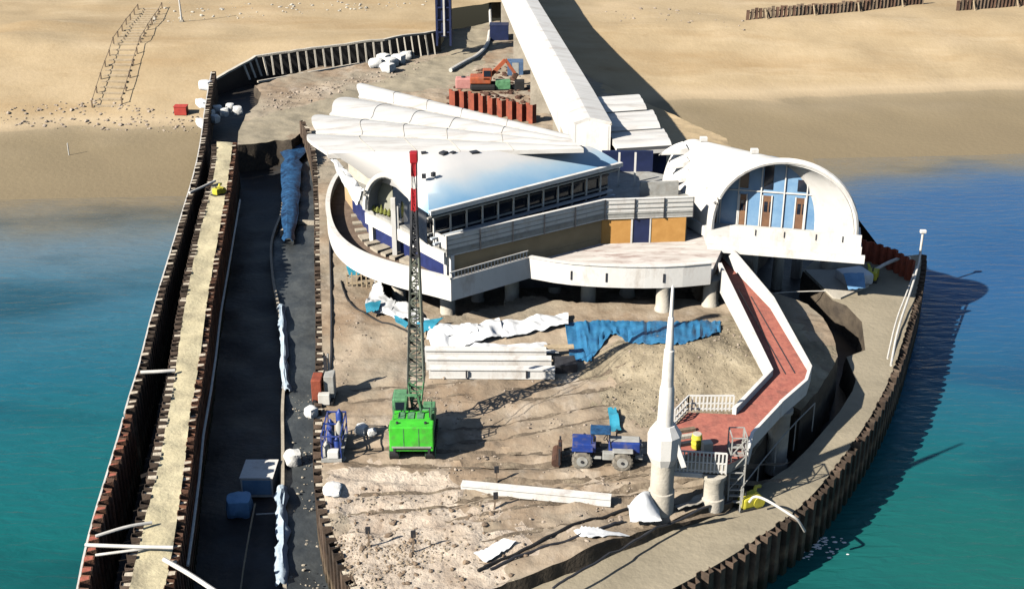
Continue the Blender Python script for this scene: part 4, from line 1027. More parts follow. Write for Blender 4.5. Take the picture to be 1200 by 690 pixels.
# ================================================================== TRACTOR
tg = ON(706, 549); ta = R(-4)
def tp_pt(x, y, z): return V((tg.x+x*math.cos(ta)-y*math.sin(ta), tg.y+x*math.sin(ta)+y*math.cos(ta), zsite(tg.x, tg.y+1)+z))
TR = thing('tractor', 'blue open tractor with pale dusty wheels parked left of the white mast', 'tractor', tp_pt(0, .9, 0))
def tbox(c, s, name, m, par=TR, bev=.05, ry=0): return MB().box(tp_pt(*c), s, rz=ta, ry=ry, bev=bev).build(name, m, par, smooth=False)
def wheel(x, y, r_, w_):
    prof = []
    mb = MB(); ax = (tp_pt(x, y+1, r_)-tp_pt(x, y, r_)).normalized(); c = tp_pt(x, y, r_)
    mb.tube([c-ax*w_*.5, c-ax*w_*.42, c+ax*w_*.42, c+ax*w_*.5], [r_*.86, r_, r_, r_*.86], 20)
    for k in range(16):
        a = k*math.pi/8; u = V((math.cos(ta)*math.cos(a), math.sin(ta)*math.cos(a), math.sin(a)))
        mb.bar(c+u*(r_-.01)-ax*w_*.4, c+u*(r_-.01)+ax*w_*.4, .10, .08, up=u)
    ty = mb.build('wheel', M['tyre'], TR)
    MB().tube([c-ax*(w_*.5+.03), c+ax*(w_*.5+.03)], r_*.56, 16).build('rim', 'grey', ty)
    MB().tube([c-ax*(w_*.5+.08), c+ax*(w_*.5+.08)], r_*.16, 10).build('hub', 'darkmetal', ty)
M['tyre'] = mat('dusty_tyre', (.30, .27, .22), (.10, .09, .08), .9, 4)
for x in (-1.3, 1.25):
    for y in (.2, 1.75): wheel(x, y, .64, .48)
tbox((-.05, .98, .85), (3.2, .7, .4), 'chassis', 'darkmetal')
hood = tbox((1.35, .98, 1.4), (2.0, .95, .75), 'hood', 'trblue', bev=.10)
tbox((1.35, .98, 1.80), (1.9, .7, .08), 'hood_top', 'grey', hood)
tbox((2.38, .98, 1.3), (.08, .8, .6), 'grille', 'grey', hood)
for y in (.72, 1.24): MB().tube([tp_pt(2.4, y, 1.55), tp_pt(2.46, y, 1.55)], .1, 12).build('headlight', 'white', hood)
tbox((2.3, .98, .72), (.5, .9, .3), 'front_weight', 'grey')
for y in (.2, 1.75): tbox((1.25, y, 1.36), (1.3, .52, .10), 'mudguard', 'grey')
for y in (.2, 1.75): tbox((-1.3, y, 1.40), (1.35, .55, .14), 'mudguard', 'trblue')
tbox((-1.2, .98, 1.35), (1.5, 1.2, .6), 'rear_body', 'trblue', bev=.08)
seat = tbox((-.35, .98, 1.35), (.5, .5, .14), 'seat', 'black'); tbox((-.6, .98, 1.65), (.12, .5, .55), 'backrest', 'black', seat)
MB().tube([tp_pt(.45, .98, 1.3), tp_pt(.2, .98, 1.8)], .04, 6).build('steering_column', 'black', TR)
MB().tube([tp_pt(.16+.2*math.cos(a)*.6, .98+.24*math.sin(a), 1.83+.12*math.cos(a)) for a in [i*math.pi/8 for i in range(17)]], .025, 6).build('steering_wheel', 'black', TR)
mb = MB()
for y in (.5, 1.46):
    mb.tube([tp_pt(-.75, y, 1.5), tp_pt(-.72, y, 2.35), tp_pt(.35, y, 2.35), tp_pt(.5, y, 1.4)], .045, 6)
mb.tube([tp_pt(-.72, .5, 2.35), tp_pt(-.72, 1.46, 2.35)], .045, 6); mb.tube([tp_pt(.35, .5, 2.35), tp_pt(.35, 1.46, 2.35)], .045, 6)
rb_ = mb.build('roll_frame', 'darkmetal', TR)
tbox((-.18, .98, 2.41), (1.3, 1.15, .08), 'canopy', 'tarpdark', rb_)
MB().tube([tp_pt(.85, 1.3, 1.7), tp_pt(.85, 1.3, 2.3)], .05, 8).build('exhaust_pipe', 'darkmetal', TR)
tbox((.35, .25, 1.0), (.75, .4, .5), 'fuel_tank', 'grey')
tbox((-.35, .3, .8), (.55, .35, .08), 'footstep', 'grey')
for y in (.6, 1.4): MB().bar(tp_pt(-1.9, y, .8), tp_pt(-2.5, y, .6), .1, .14).build('hitch_arm', 'darkmetal', TR)
AT = thing('brush_attachment', 'rusty red brown implement standing behind the blue tractor', 'implement', tp_pt(-2.8, .9, 0))
MB().box(tp_pt(-2.75, .98, .75), (.25, 1.7, .7), rz=ta, bev=.04).build('frame', 'rustplain', AT)
MB().tube([tp_pt(-2.95, .1, .35), tp_pt(-2.95, 1.9, .35)], .30, 12).build('roller', 'rustplain', AT)
for y in (.15, 1.0, 1.8): MB().bar(tp_pt(-2.75, y, .2), tp_pt(-2.75, y, 1.35), .12).build('upright', 'darkmetal', AT)

# ================================================================== GIRDERS AND SHEETS ON THE SITE
def girder(p, q, z0, w_, h_, label, group=None, name='girder', flange=True):
    p, q = V((p.x, p.y, z0)), V((q.x, q.y, z0)); d = (q-p).normalized(); n = V((-d.y, d.x, 0))
    t = thing(name, label, 'girder', (p+q)/2, group)
    MB().bar(p+V((0, 0, h_/2)), q+V((0, 0, h_/2)), w_*.72, h_-.12).build('web', 'white', t)
    MB().bar(p+V((0, 0, h_-.03)), q+V((0, 0, h_-.03)), w_, .09).build('top_flange', 'white', t)
    MB().bar(p+V((0, 0, .05)), q+V((0, 0, .05)), w_, .08).build('bottom_flange', 'white', t)
    return t
a, b = ON(541, 573), ON(716, 588); zz_ = (zsite(a.x, a.y)+zsite(b.x, b.y))/2
girder(a, b, zz_, .62, .55, 'single long white girder lying alone on the sand in front of the crane and tractor')
z0 = zsite(P(575, 440).x, P(575, 440).y)
G = 'white girders stacked beside the crane'
a, b = P(503, 441, z0), P(650, 442, z0); girder(a, b, z0, .7, .75, 'front white girder of the stack, nearest the crane', G)
a, b = P(500, 431, z0), P(646, 432, z0); girder(a, b, z0, .7, .9, 'middle white girder of the stack, between the front and rear ones', G)
a, b = P(498, 422, z0), P(640, 423, z0); girder(a, b, z0, .7, 1.0, 'rear white girder of the stack, next to the white sheeting', G)
for px in (547, 617):
    q = P(px, 441, z0); MB().box((q.x, q.y-.44, z0+.4), (.12, .10, .6)).build('lashing_clip', 'darkmetal', bpy.data.objects['girder.001'])
tag(MB().box(P(662, 432, z0)+V((0, 0, .35)), (1.6, 1.5, .7), rz=.1, bev=.05).build('dark_skip', 'darkmetal'), 'black open crate at the right end of the white girder stack', 'crate')
tag(MB().box(P(655, 419, z0)+V((0, 0, .9)), (2.2, .5, .18), rz=.05, bev=.03).build('loose_plank', 'woodpale'), 'pale plank lying over the black crate by the girder stack', 'plank')

def cloth(name, corners, label, m, nu=36, nv=16, amp=.12, lift=.12, bulge=0, seed=0, cat='sheet', rag=.25, dz=None):
    """draped sheet: corner ground points (photo), follows the ground with folds"""
    rows = []
    for i in range(nu+1):
        u = i/nu; row = []
        for j in range(nv+1):
            v = j/nv
            a = V(corners[0]).lerp(V(corners[1]), u); b = V(corners[3]).lerp(V(corners[2]), u)
            q = a.lerp(b, v)
            if j in (0, nv): q = q+V((0, rag*noise.noise(V((u*7, seed, j))), 0))
            if dz is None: z = zsite(q.x, q.y)
            else: z = q.z
            z += lift+amp*(.8*noise.noise(V((q.x*.8, q.y*.8, seed)))+.55*abs(noise.noise(V((q.x*1.6+q.y*.5, q.y*1.1, seed+4)))))+amp*.7
            z += bulge*math.sin(math.pi*u)*math.sin(math.pi*v)
            row.append((q.x, q.y, z))
        rows.append(row)
    o = MB().loft(rows, .035).build(name, m, smooth=True)
    return tag(o, label, cat)
def C4(*l): return [ON(*p) for p in l]
cloth('white_sheeting', C4((502, 402), (585, 378), (590, 396), (510, 424)), 'crumpled white sheeting along the back of the girder stack, left half', 'tarp', amp=.35, seed=1)
cloth('white_sheeting', C4((580, 380), (666, 372), (666, 384), (588, 400)), 'crumpled white sheeting sloping up under the deck, left of the blue tarpaulin', 'tarp', amp=.3, seed=2)
cloth('white_sheeting', C4((510, 412), (640, 405), (655, 418), (512, 424)), 'pleated white sheeting laid right behind the white girders', 'tarp', amp=.25, seed=3)
cloth('white_sheeting', C4((440, 330), (470, 355), (458, 372), (428, 362)), 'white sheeting draped beneath the round deck beside the small timber pens', 'tarp', amp=.35, seed=4, rag=.6)
cloth('white_sheeting', C4((452, 355), (512, 388), (505, 398), (432, 366)), 'long white sheeting strip with turquoise corners lying beneath the round deck', 'tarp', amp=.3, seed=5, rag=.6)
cloth('white_sheeting', C4((505, 385), (560, 384), (560, 398), (500, 404)), 'white sheeting bunched at the foot of the crane boom', 'tarp', amp=.4, seed=6)
for k, (c, lb) in enumerate((((428, 364, 447, 360, 444, 371, 430, 374), 'small turquoise sheet at the left end of the white strip'), ((462, 378, 480, 386, 476, 392, 464, 385), 'middle turquoise sheet below the white strip'), ((488, 386, 520, 380, 508, 396, 492, 400), 'largest turquoise sheet beside the crane boom'), ((406, 320, 424, 314, 426, 328, 410, 332), 'turquoise sheet hung on the small timber pens under the round deck'))):
    cloth('turquoise_sheet', C4((c[0], c[1]), (c[2], c[3]), (c[4], c[5]), (c[6], c[7])), lb, 'teal', 8, 5, .12, .5, seed=k+20)
# blue tarpaulin hanging down the bank
up = [ON(x, 378+.6*math.sin(x*.05)) for x in range(662, 846, 2)]
rows = []
for i, q in enumerate(up):
    px = 662+2*i; u = i/(len(up)-1)
    low = lerp(393, 404, min(1, (px-716)/30)) if px > 716 else (lerp(426, 393, (px-690)/26) if px > 690 else 424)
    low = low-14*max(0, (px-800)/45)+3*noise.noise(V((i*.35, 3, 0)))
    e = ON(px+(6 if px < 690 else 0), low)
    rows.append([(lerp(q, e, j/8).x, lerp(q, e, j/8).y, max(zsite(lerp(q, e, j/8).x, lerp(q, e, j/8).y), lerp(q, e, j/8).z)+.14+.16*noise.noise(V((i*.45, j*.35, 1)))+.16*noise.noise(V((i*.12, j*.6, 7)))) for j in range(9)])
tag(MB().loft(rows, .04).build('blue_tarpaulin', 'tarpblue', smooth=True), 'bright blue tarpaulin hanging down the sand bank in front of the deck columns', 'tarpaulin')
cloth('blue_sheet', [ON(712, 482), ON(722, 482), ON(728, 508), ON(716, 510)], 'narrow light blue sheet lying on the sand behind the tractor', 'teal', 6, 10, .1, .25, seed=31)
cloth('white_sheeting', C4((735, 600), (768, 592), (775, 618), (738, 622)), 'bulging white sheet heaped at the foot of the white mast', 'tarp', 14, 12, .35, .3, 1.0, seed=41)
cloth('white_sheeting', C4((672, 622), (700, 620), (738, 630), (690, 632)), 'flat white rag on the sand left of the mast foot', 'tarp', 12, 6, .12, .08, seed=42)
cloth('white_sheeting', C4((555, 650), (590, 636), (605, 640), (570, 662)), 'white and pale blue rag in the lower middle of the sandy site', 'tarp', 12, 6, .18, .1, seed=43)
cloth('white_sheeting', C4((790, 595), (835, 580), (838, 590), (795, 602)), 'pale rubble sheet between the mast foot and the platform column', 'concpale', 12, 6, .25, .1, seed=44)

# hoses and cables on the site
def hose(pts, r_, m, label, name='hose', f=zsite, cat='hose'):
    p = smoothpath([(Pf(a, b, f).x, Pf(a, b, f).y, 0) for a, b in pts], 3)
    tag(MB().tube([(q.x, q.y, f(q.x, q.y)+r_*.9) for q in p], r_, 7).build(name, m, smooth=True), label, cat)
hose([(560, 670), (600, 652), (650, 628), (700, 604), (760, 590)], .10, 'black', 'black hose curving past the right end of the lone white girder')
hose([(575, 668), (640, 640), (690, 625), (730, 612)], .09, 'darkmetal', 'dark hose just below the first curved hose, left of the white mast')
hose([(385, 225), (388, 330), (389, 400), (386, 440)], .09, 'darkmetal', 'straight dark hose along the left side of the sandy site under the round deck')
hose([(400, 330), (405, 350), (420, 365), (470, 385), (500, 410)], .07, 'black', 'thin black hose winding under the turquoise sheets')
hose([(648, 690), (700, 660), (745, 633), (800, 606), (858, 588)], .08, 'darkmetal', 'dark pipe along the low edge between site and grey quay')

# ================================================================== COUNTABLE SMALL THINGS
def bag_mesh(seed, sx_=.5, sy_=.45, sz_=.5, m='bag'):
    bm = bmesh.new(); bmesh.ops.create_cube(bm, size=2); bmesh.ops.subdivide_edges(bm, edges=bm.edges[:], cuts=4, use_grid_fill=True)
    mb = MB()
    for v in bm.verts:
        c = v.co.copy(); l = c.normalized(); c = c.lerp(l*1.25, .55)
        c *= 1+.18*noise.noise(l*1.8+V((seed, 0, 0)))+.07*noise.noise(l*4+V((seed, 5, 0)))
        v.co = V((c.x*sx_, c.y*sy_, (c.z+1)*sz_))
    bm.verts.index_update(); mb.add([v.co for v in bm.verts], [[v.index for v in f.verts] for f in bm.faces]); bm.free()
    return mb
def bag(name, loc, label, cat='bag', group=None, s=(.5, .45, .45), m='bag', seed=None):
    mb = bag_mesh(seed or random.random()*50, *s); o = mb.build(name, m, smooth=True, origin=(0, 0, 0)); o.location = V(loc); o.rotation_euler.z = random.random()*3
    return tag(o, label, cat, group)
gb = 'white bulk bags beside the black pool'
for i, (px, py, dz, lb) in enumerate([(247, 138, 0, 'leftmost white bulk bag at the near edge of the black pool'), (255, 133, 0, 'white bulk bag second from the left by the black pool'), (263, 136, 0, 'white bulk bag in the middle of the pool edge row'), (270, 131, 0, 'white bulk bag right of the middle in the pool edge row'), (279, 134, 0, 'rightmost white bulk bag of the pool edge row'), (252, 144, 0, 'white bulk bag slumped lowest in front of the pool edge row')]):
    bag('bulk_bag', P(px, py, -1.6), lb, 'bag', gb, (.55, .5, .5))
gb = 'white bulk bags beyond the shell roofs'
for i, (px, py, lb) in enumerate([(441, 79, 'white bulk bag at the left of the heap below the ribbed wall'), (450, 73, 'white bulk bag at the back of the heap below the ribbed wall'), (458, 78, 'white bulk bag in the middle of the heap below the ribbed wall'), (467, 74, 'white bulk bag right of the middle in the heap below the ribbed wall'), (475, 70, 'white bulk bag at the far right of the heap below the ribbed wall'), (455, 84, 'white bulk bag lying nearest the shell roofs below the ribbed wall')]):
    bag('bulk_bag', ON(px, py), lb, 'bag', gb, (.9, .8, .6))
gb = 'white covers on the corner of the outer wall'
for px, py, s_, lb in ((241, 100, (.6, .8, .6), 'big white cover bulging over the top corner of the outer wall'), (237, 120, (.45, 1.2, .45), 'white cover in the middle of the outer wall corner, beside the red crate'), (236, 143, (.4, 1.4, .4), 'lowest white cover on the outer wall corner')):
    q = P(px, py, 0); bag('white_cover', (q.x, q.y, -.6), lb, 'cover', gb, s_, 'tarp')
for px, py, r_, lb, m in ((344, 543, .42, 'round pale bulk bag beside the side channel near the white container', 'bag'), (282, 602, .62, 'pale blue bale lying in the black channel', 'baleblue'), (365, 487, .3, 'small pale ball on the toothed wall by the blue pump rig', 'bag'), (424, 508, .3, 'small white bag in the shade left of the crane', 'bag'), (436, 510, .22, 'tiny pale bag right beside another in the shade left of the crane', 'bag')):
    z = zBL if px < 330 else (zBR if px < 360 else 0); q = P(px, py, z)
    bag('bulk_bag' if m == 'bag' else 'covered_bale', q, lb, 'bag', None, (r_*1.25, r_*1.25, r_*1.1), m)

# yellow pumps
def pump(loc, label, rz=0, s=1.0):
    loc = V(loc); t = thing('water_pump', label, 'pump', loc, 'yellow pumps with pale pipes')
    f = lambda x, y, z: V((loc.x+(x*math.cos(rz)-y*math.sin(rz))*s, loc.y+(x*math.sin(rz)+y*math.cos(rz))*s, loc.z+z*s))
    MB().box(f(0, 0, .5), (1.3*s, .9*s, .8*s), rz=rz, bev=.16*s).build('housing', 'yellow', t)
    MB().tube([f(.5, -.5, .45), f(.5, .5, .45)], .42*s, 16).build('volute', 'yellow', t, smooth=True)
    MB().box(f(-.1, 0, .07), (1.6*s, 1.0*s, .14*s), rz=rz).build('skid', 'darkmetal', t)
    MB().tube([f(-.3, 0, .9), f(-.3, 0, 1.25)], .07*s, 8).build('exhaust_pipe', 'darkmetal', t)
    MB().tube([f(.5, .3, .6), f(.8, .5, 1.0), f(1.2, .6, .9)], .13*s, 8).build('outlet', 'yellow', t, smooth=True)
    return t
pump(P(877, 593, zQ), 'yellow pump on the grey quay below the red platform ladder', .4, .95)
pump(P(1022, 327, zQ), 'yellow pump at the far corner of the quay before the red screen', 1.2, .95)
pump(P(256, 228, zC), 'yellow pump on the pale causeway beyond the left channel', 1.0, .8)
def pipe(pts, r_, label, m='pipe', name='discharge_pipe', cat='pipe', n=8):
    tag(MB().tube(smoothpath(pts, 2), r_, n).build(name, m, smooth=True), label, cat)
pipe([P(878, 588, .2), P(884, 580, .7), P(900, 586, .6), P(925, 602, .1), P(935, 608, -.2), P(943, 622, -1.5)], .085, 'pale bent pipe leading from the near quay pump over the sheet piles')
pipe([P(1026, 316, -.2), P(1040, 308, .3), P(1058, 301, .6), P(1066, 303, .2)], .16, 'white bent pipe leading from the far quay pump over the red screen')
pipe([P(222, 226, .8), P(240, 218, .8), P(252, 212, .7)], .13, 'pale pipe crossing the gap below the yellow causeway pump')
pipe([P(165, 436, .75), P(188, 435, .8), P(205, 434, .7)], .13, 'pale pipe crossing the gap in the middle of the left walls')
pipe([P(112, 628, .8), P(150, 616, .9), P(178, 612, .7)], .10, 'upper of the pale pipes crossing the gap near the bottom left')
pipe([P(100, 638, .9), P(150, 640, 1.0), P(203, 641, .9)], .11, 'middle pale pipe crossing the gap near the bottom left, the straightest one')
pipe([P(112, 650, .6), P(150, 645, .8), P(190, 640, .7)], .08, 'lowest and thinnest pale pipe crossing the gap near the bottom left')
pipe([P(192, 655, .8), P(222, 672, .8), P(255, 694, .5)], .13, 'pale pipe slanting down at the bottom right end of the causeway')
pipe([P(1079, 296, 1.4), P(1076, 312, .6), P(1066, 345, .3), P(1052, 385, -.1), P(1044, 428, -.4)], .09, 'outer pale pipe running along the top of the curved quay wall')
pipe([P(1074, 312, .4), P(1062, 345, .0), P(1050, 375, -.2), P(1040, 420, -.5)], .07, 'inner thin pale pipe running along the curved quay wall')
q = P(1078, 299, zQ)
t = thing('mooring_post', 'pale mooring post with a small head at the far corner of the quay', 'post', q)
MB().tube([q, q+V((0, 0, 2.4))], .11, 10).build('post', 'pipe', t, smooth=True); MB().box(q+V((0, 0, 2.3)), (.55, .35, .3), bev=.06).build('post_head', 'white', t)
pipe([P(886, 345, -.6), P(940, 341, -.7), P(1002, 341, -.9)], .05, 'thin pale line stretched over the dark trench under the pavilion', 'pipe', 'stay_line', 'line')
tag(MB().box(P(1000, 330, zQ)+V((0, 0, .5)), (2.6, 2.2, 1.0), rz=.3, bev=.25).build('covered_stack', 'tarp', smooth=True), 'white covered stack of materials beside the far yellow pump', 'cover')
cloth('clear_sheeting', [P(988, 322, .3), P(1012, 322, .3), P(1014, 340, -.2), P(994, 342, -.2)], 'pale blue translucent sheeting over the front of the white covered stack', 'baleblue', 8, 8, .12, .1, seed=51, dz=1)
sl = [P(943, 318, zQ), P(1000, 318, zQ), P(1020, 330, zQ), P(1018, 336, zQ), P(985, 351, zQ), P(976, 350, zQ)]
tag(MB().prism(xy(sl), zQ-.2, zQ+.18).build('concrete_slab', 'concpale'), 'flat concrete slab under the pavilion beside the dark trench', 'slab')

# white container in the channel, front panel blue to paint its shade
q = P(303, 580, zBL); WC = thing('white_container', 'white open-topped container standing in the black channel', 'container', q)
MB().box(q+V((0, .9, .75)), (2.15, 2.3, 1.5), bev=.03).build('shell', 'white', WC)
MB().box(q+V((0, .9, 1.515)), (2.25, 2.4, .06)).build('lid', 'white', WC)
MB().box(q+V((0, -.28, .8)), (1.9, .04, 1.1)).build('shaded_front_panel', 'bluepane', WC)
for sx_ in (-.95, .95): MB().box(q+V((sx_, .9, .06)), (.2, 2.1, .1)).build('skid', 'darkmetal', WC)
pipe([P(299, 590, zBL+.9), P(293, 620, zBL+.7), P(286, 660, zBL+.5), P(282, 690, zBL+.4)], .06, 'thin pale pole running down the channel from the white container', 'woodpale', 'pole', 'pole')
hose([(300, 603), (318, 602), (338, 601)], .05, 'pipe', 'thin pale rail between the white container and the side channel', 'rail', lambda x, y: zBL+.5, 'rail')
# white strips along the middle of the channel
def strip(lst, w_, label, zb_, m, seed, arch=.55, taper=0):
    rows = []
    p = smoothpath([P(a, b, zb_) for a, b in lst], 2)
    for i, q in enumerate(p):
        ww = w_*(1-taper*i/len(p))*(.7+.5*noise.noise(V((i*.5, seed, 0))))
        rows.append([(q.x+ww*(j/8-.5)+.15*noise.noise(V((i*.8, j*.4, seed))), q.y, zb_+.18+arch*math.sin(math.pi*j/8)+.14*noise.noise(V((i*.7, j*.9, seed)))) for j in range(9)])
    tag(MB().loft(rows, .05).build('plastic_sheeting', m, smooth=True), label, 'sheet')
strip([(330, 362), (331, 385), (334, 410), (333, 435), (337, 462)], .8, 'upper torn white plastic strip lying along the middle of the channel', zBR, 'paleplastic', 1, .3)
strip([(331, 575), (329, 600), (333, 630), (329, 655), (331, 690)], 1.0, 'lower torn white plastic strip lying along the bottom of the channel', zBR, 'paleplastic', 2, .3)
strip([(358, 143), (349, 157), (343, 180), (341, 205), (341, 235), (338, 285)], 5.5, 'dark blue plastic lining at the head of the channel beside the shell roofs', zBR+.5, 'tarpdark', 3, .35, .75)
mp_ = smoothpath(W(MID[:-3], zBL), 2)
tag(MB().wall([(q.x, q.y) for q in mp_], zBL-.3, zBR+.35, .22).build('kerb_wall', 'conc'), 'low concrete kerb wall winding down the middle of the channel', 'wall')
a, b = P(342, 170, zBR), P(342, 262, zBR); tag(MB().tube([a+V((0, 0, .4)), b+V((0, 0, .4))], .12, 6).build('upright_pipe', 'pipe'), 'pale straight pipe along the upper side channel', 'pipe')
tag(MB().wall(xy([P(330, 275, zBR), P(345, 262, zBR), P(378, 264, zBR)]), zBR-.2, zBR+.4, .35).build('cross_kerb', 'conc'), 'low concrete cross kerb closing the upper side channel', 'wall')

# drill rig and blue pump set by the channel
q = ON(380, 470)
DR = thing('drill_rig', 'red and grey drill rig standing at the edge of the channel', 'drill rig', q)
MB().box(q+V((-.45, .3, .9)), (.7, 1.3, 1.8), bev=.06).build('engine_box', 'rustred', DR)
MB().box(q+V((.4, .5, 1.0)), (.7, 1.1, 1.9), bev=.06).build('control_box', 'grey', DR)
for x in (-.6, .6): MB().box(q+V((x, .3, .15)), (.3, 2.0, .3), bev=.08).build('track', 'black', DR)
MB().box(q+V((.1, -.5, .5)), (.8, .5, .8), bev=.05).build('hose_reel', 'pipe', DR)
MB().bar(q+V((.1, .9, .4)), q+V((.1, .9, 3.0)), .22).build('drill_mast', 'darkmetal', DR)
MB().tube([q+V((.3, .95, 1.0)), q+V((.3, .95, 3.2))], .07, 8).build('drill_rod', 'grey', DR)
q = ON(389, 540)
BP = thing('pump_set', 'blue and white pump set with upright cylinders beside the channel', 'pump set', q)
MB().box(q+V((0, 1.6, .12)), (1.3, 3.6, .2)).build('skid', 'grey', BP)
for i, (x, y, h_) in enumerate(((-.35, .4, .9), (.3, .6, 1.1), (-.2, 1.3, 1.3), (.35, 1.6, 1.7), (-.3, 2.2, 1.5), (.25, 2.6, 2.0))):
    MB().lathe(q+V((x, y, .2)), [(.22, 0), (.24, .1), (.24, h_-.15), (.12, h_), (.06, h_+.12)], 12).build('cylinder', 'trblue' if i % 3 else 'grey', BP, smooth=True)
mb = MB()
for y in (.0, 1.6, 3.2): mb.bar(q+V((-.6, y, .2)), q+V((-.6, y, 1.8)), .08); mb.bar(q+V((.6, y, .2)), q+V((.6, y, 1.8)), .08); mb.bar(q+V((-.6, y, 1.8)), q+V((.6, y, 1.8)), .08)
for x in (-.6, .6): mb.bar(q+V((x, 0, 1.8)), q+V((x, 3.2, 1.8)), .08); mb.bar(q+V((x, 0, 1.0)), q+V((x, 3.2, 1.0)), .06)
mb.build('frame', 'trblue', BP)
MB().box(q+V((.1, .1, .5)), (.7, .5, .5), bev=.05).build('valve_box', 'white', BP)
q = ON(390, 575); bag('debris_heap', q, 'low heap of pale bluish debris at the site edge below the pump set', 'heap', None, (.7, .5, .14), 'bag')

# stakes on the site
for px, py, h_, lean, lb in ((582, 566, 1.0, 0, 'short dark stake standing behind the lone white girder'), (579, 597, 1.0, .1, 'dark leaning stake standing in front of the lone white girder'), (433, 640, 1.1, -.05, 'dark stake standing alone in the lower left of the sandy site'), (484, 646, 1.2, .05, 'dark stake with a flat head near the bottom of the sandy site')):
    q = ON(px, py); t = thing('marker_stake', lb, 'stake', q, 'marker stakes on the sand')
    MB().bar(q-V((0, 0, .1)), q+V((lean, 0, h_)), .09).build('shaft', 'wood', t); MB().box(q+V((lean, 0, h_)), (.28, .1, .45), rz=.2).build('stake_head', 'darkmetal', t)
# timber pens under the round deck
q = ON(424, 336); t = thing('timber_pen', 'small pale timber pen under the round deck', 'pen', q)
for i in range(7): MB().box(q+V((-1.2+.4*i, .1*math.sin(i), .6)), (.10, .08, 1.3)).build('slat', 'woodpale', t)
for z in (.3, .95): MB().bar(q+V((-1.3, .08, z)), q+V((1.3, .08, z)), .06, .1).build('rail', 'woodpale', t)

# ladder stair at the platform, barrel and box on it
q = P(862, 585, .0); t = thing('scaffold_stair', 'grey scaffold ladder stair leading up to the red platform', 'stair', q)
mb = MB(); a0, a1 = P(861, 590, -.4), P(862, 552, 0); a1 = V((a0.x+.3, a0.y+1.2, 4.2))
for sx_ in (-.45, .45):
    for y in (0, 1.3): mb.bar(V((a0.x+sx_, a0.y+y, -.6)), V((a0.x+sx_, a0.y+y, 4.2)), .07)
for z in (.6, 1.8, 3.0, 4.2):
    for y in (0, 1.3): mb.bar(V((a0.x-.45, a0.y+y, z)), V((a0.x+.45, a0.y+y, z)), .06)
    for sx_ in (-.45, .45): mb.bar(V((a0.x+sx_, a0.y, z)), V((a0.x+sx_, a0.y+1.3, z)), .06)
    if z < 4: mb.bar(V((a0.x-.45, a0.y, z)), V((a0.x+.45, a0.y, z+1.2)), .05); mb.bar(V((a0.x+.45, a0.y, z)), V((a0.x+.45, a0.y+1.3, z+1.2)), .05)
mb.build('frame', 'grey', t)
for i in range(10): MB().box((a0.x, a0.y+.1+.11*i, -.3+.36*i), (.8, .22, .05)).build('tread', 'grey', t)
for sx_ in (-.4, .4): MB().bar(V((a0.x+sx_, a0.y+.05, -.45)), V((a0.x+sx_, a0.y+1.2, 3.3)), .06, .16).build('stringer', 'grey', t)
q = P(816, 524, zw+.01); t = thing('barrel', 'yellowish barrel standing on the red platform', 'barrel', q)
MB().lathe(q, [(.30, 0), (.33, .1), (.33, .3), (.35, .34), (.33, .38), (.33, .62), (.35, .66), (.33, .7), (.30, .95)], 16).build('drum', 'yellow', t, smooth=True); MB().lathe(q+V((0, 0, .952)), [(.28, 0), (.27, .03)], 16).build('lid', 'concpale', t)
tag(MB().box(P(828, 530, zw)+V((0, 0, .4)), (.6, .55, .75), rz=.2, bev=.05).build('site_box', 'concpale'), 'pale box next to the yellowish barrel on the red platform', 'box')
for i, (px, py, lb) in enumerate(((798, 503, 'topmost dark plank of the pile beside the mast collar'), (800, 510, 'middle pale plank of the pile beside the mast collar'), (802, 518, 'lowest dark plank of the pile beside the mast collar'))):
    a = P(px-6, py+3, zw); tag(MB().box(a+V((.5, 0, .12)), (1.5, .28, .2), rz=.3).build('plank', ['wood', 'concpale', 'darkmetal'][i]), lb, 'plank')
# safety handrail along the trench
pa = W([(864, 586), (884, 560), (905, 534), (928, 508), (950, 486)], 0)
mb = MB()
for i in range(len(pa)-1): mb.bar(pa[i]+V((.2, 0, .9)), pa[i+1]+V((.2, 0, .9)), .06)
for q in pa: mb.bar(q+V((.2, 0, -1.3)), q+V((.2, 0, .95)), .07)
tag(mb.build('trench_rail', 'grey'), 'thin grey handrail along the dark trench beside the walkway', 'railing')

# ================================================================== FAR END: EXCAVATOR, CONTAINERS, BEACH THINGS
q = ON(566, 104)
EX = thing('excavator', 'small dirty orange excavator with folded arm between ribbed wall and bridge', 'excavator', q)
for y in (-.9, .9): MB().box(q+V((0, y, .4)), (3.4, .6, .8), bev=.25).build('track', 'black', EX)
MB().box(q+V((-.3, 0, 1.35)), (2.8, 2.2, .9), bev=.15).build('upper_body', 'orangem', EX)
cb = MB().box(q+V((.6, -.6, 2.1)), (1.2, 1.0, 1.5), bev=.12).build('cab', 'orangem', EX); MB().box(q+V((.6, -1.12, 2.3)), (.9, .03, .8)).build('cab_window', 'glass', cb)
MB().bar(q+V((.9, .3, 1.6)), q+V((3.0, .3, 3.8)), .4, .5).build('boom', 'orangem', EX)
MB().bar(q+V((3.0, .3, 3.9)), q+V((4.3, .3, 2.0)), .3, .4).build('dipper_arm', 'orangem', EX)
MB().box(q+V((4.3, .3, 1.7)), (.7, .9, .7), ry=.4, bev=.1).build('bucket', 'rustplain', EX)
q = ON(543, 104); t = thing('pink_tank', 'pinkish box tank beside the orange excavator', 'tank', q)
MB().box(q+V((0, .5, .7)), (2.1, 1.5, 1.4), bev=.15).build('body', mat('faded_pink', (.58, .28, .25), (.46, .2, .18), .7), t); MB().lathe(q+V((0, .5, 1.4)), [(.3, 0), (.28, .15)], 12).build('filler_cap', 'darkmetal', t)
q = ON(604, 89); t = thing('blue_container', 'small blue container next to the bridge wall', 'container', q)
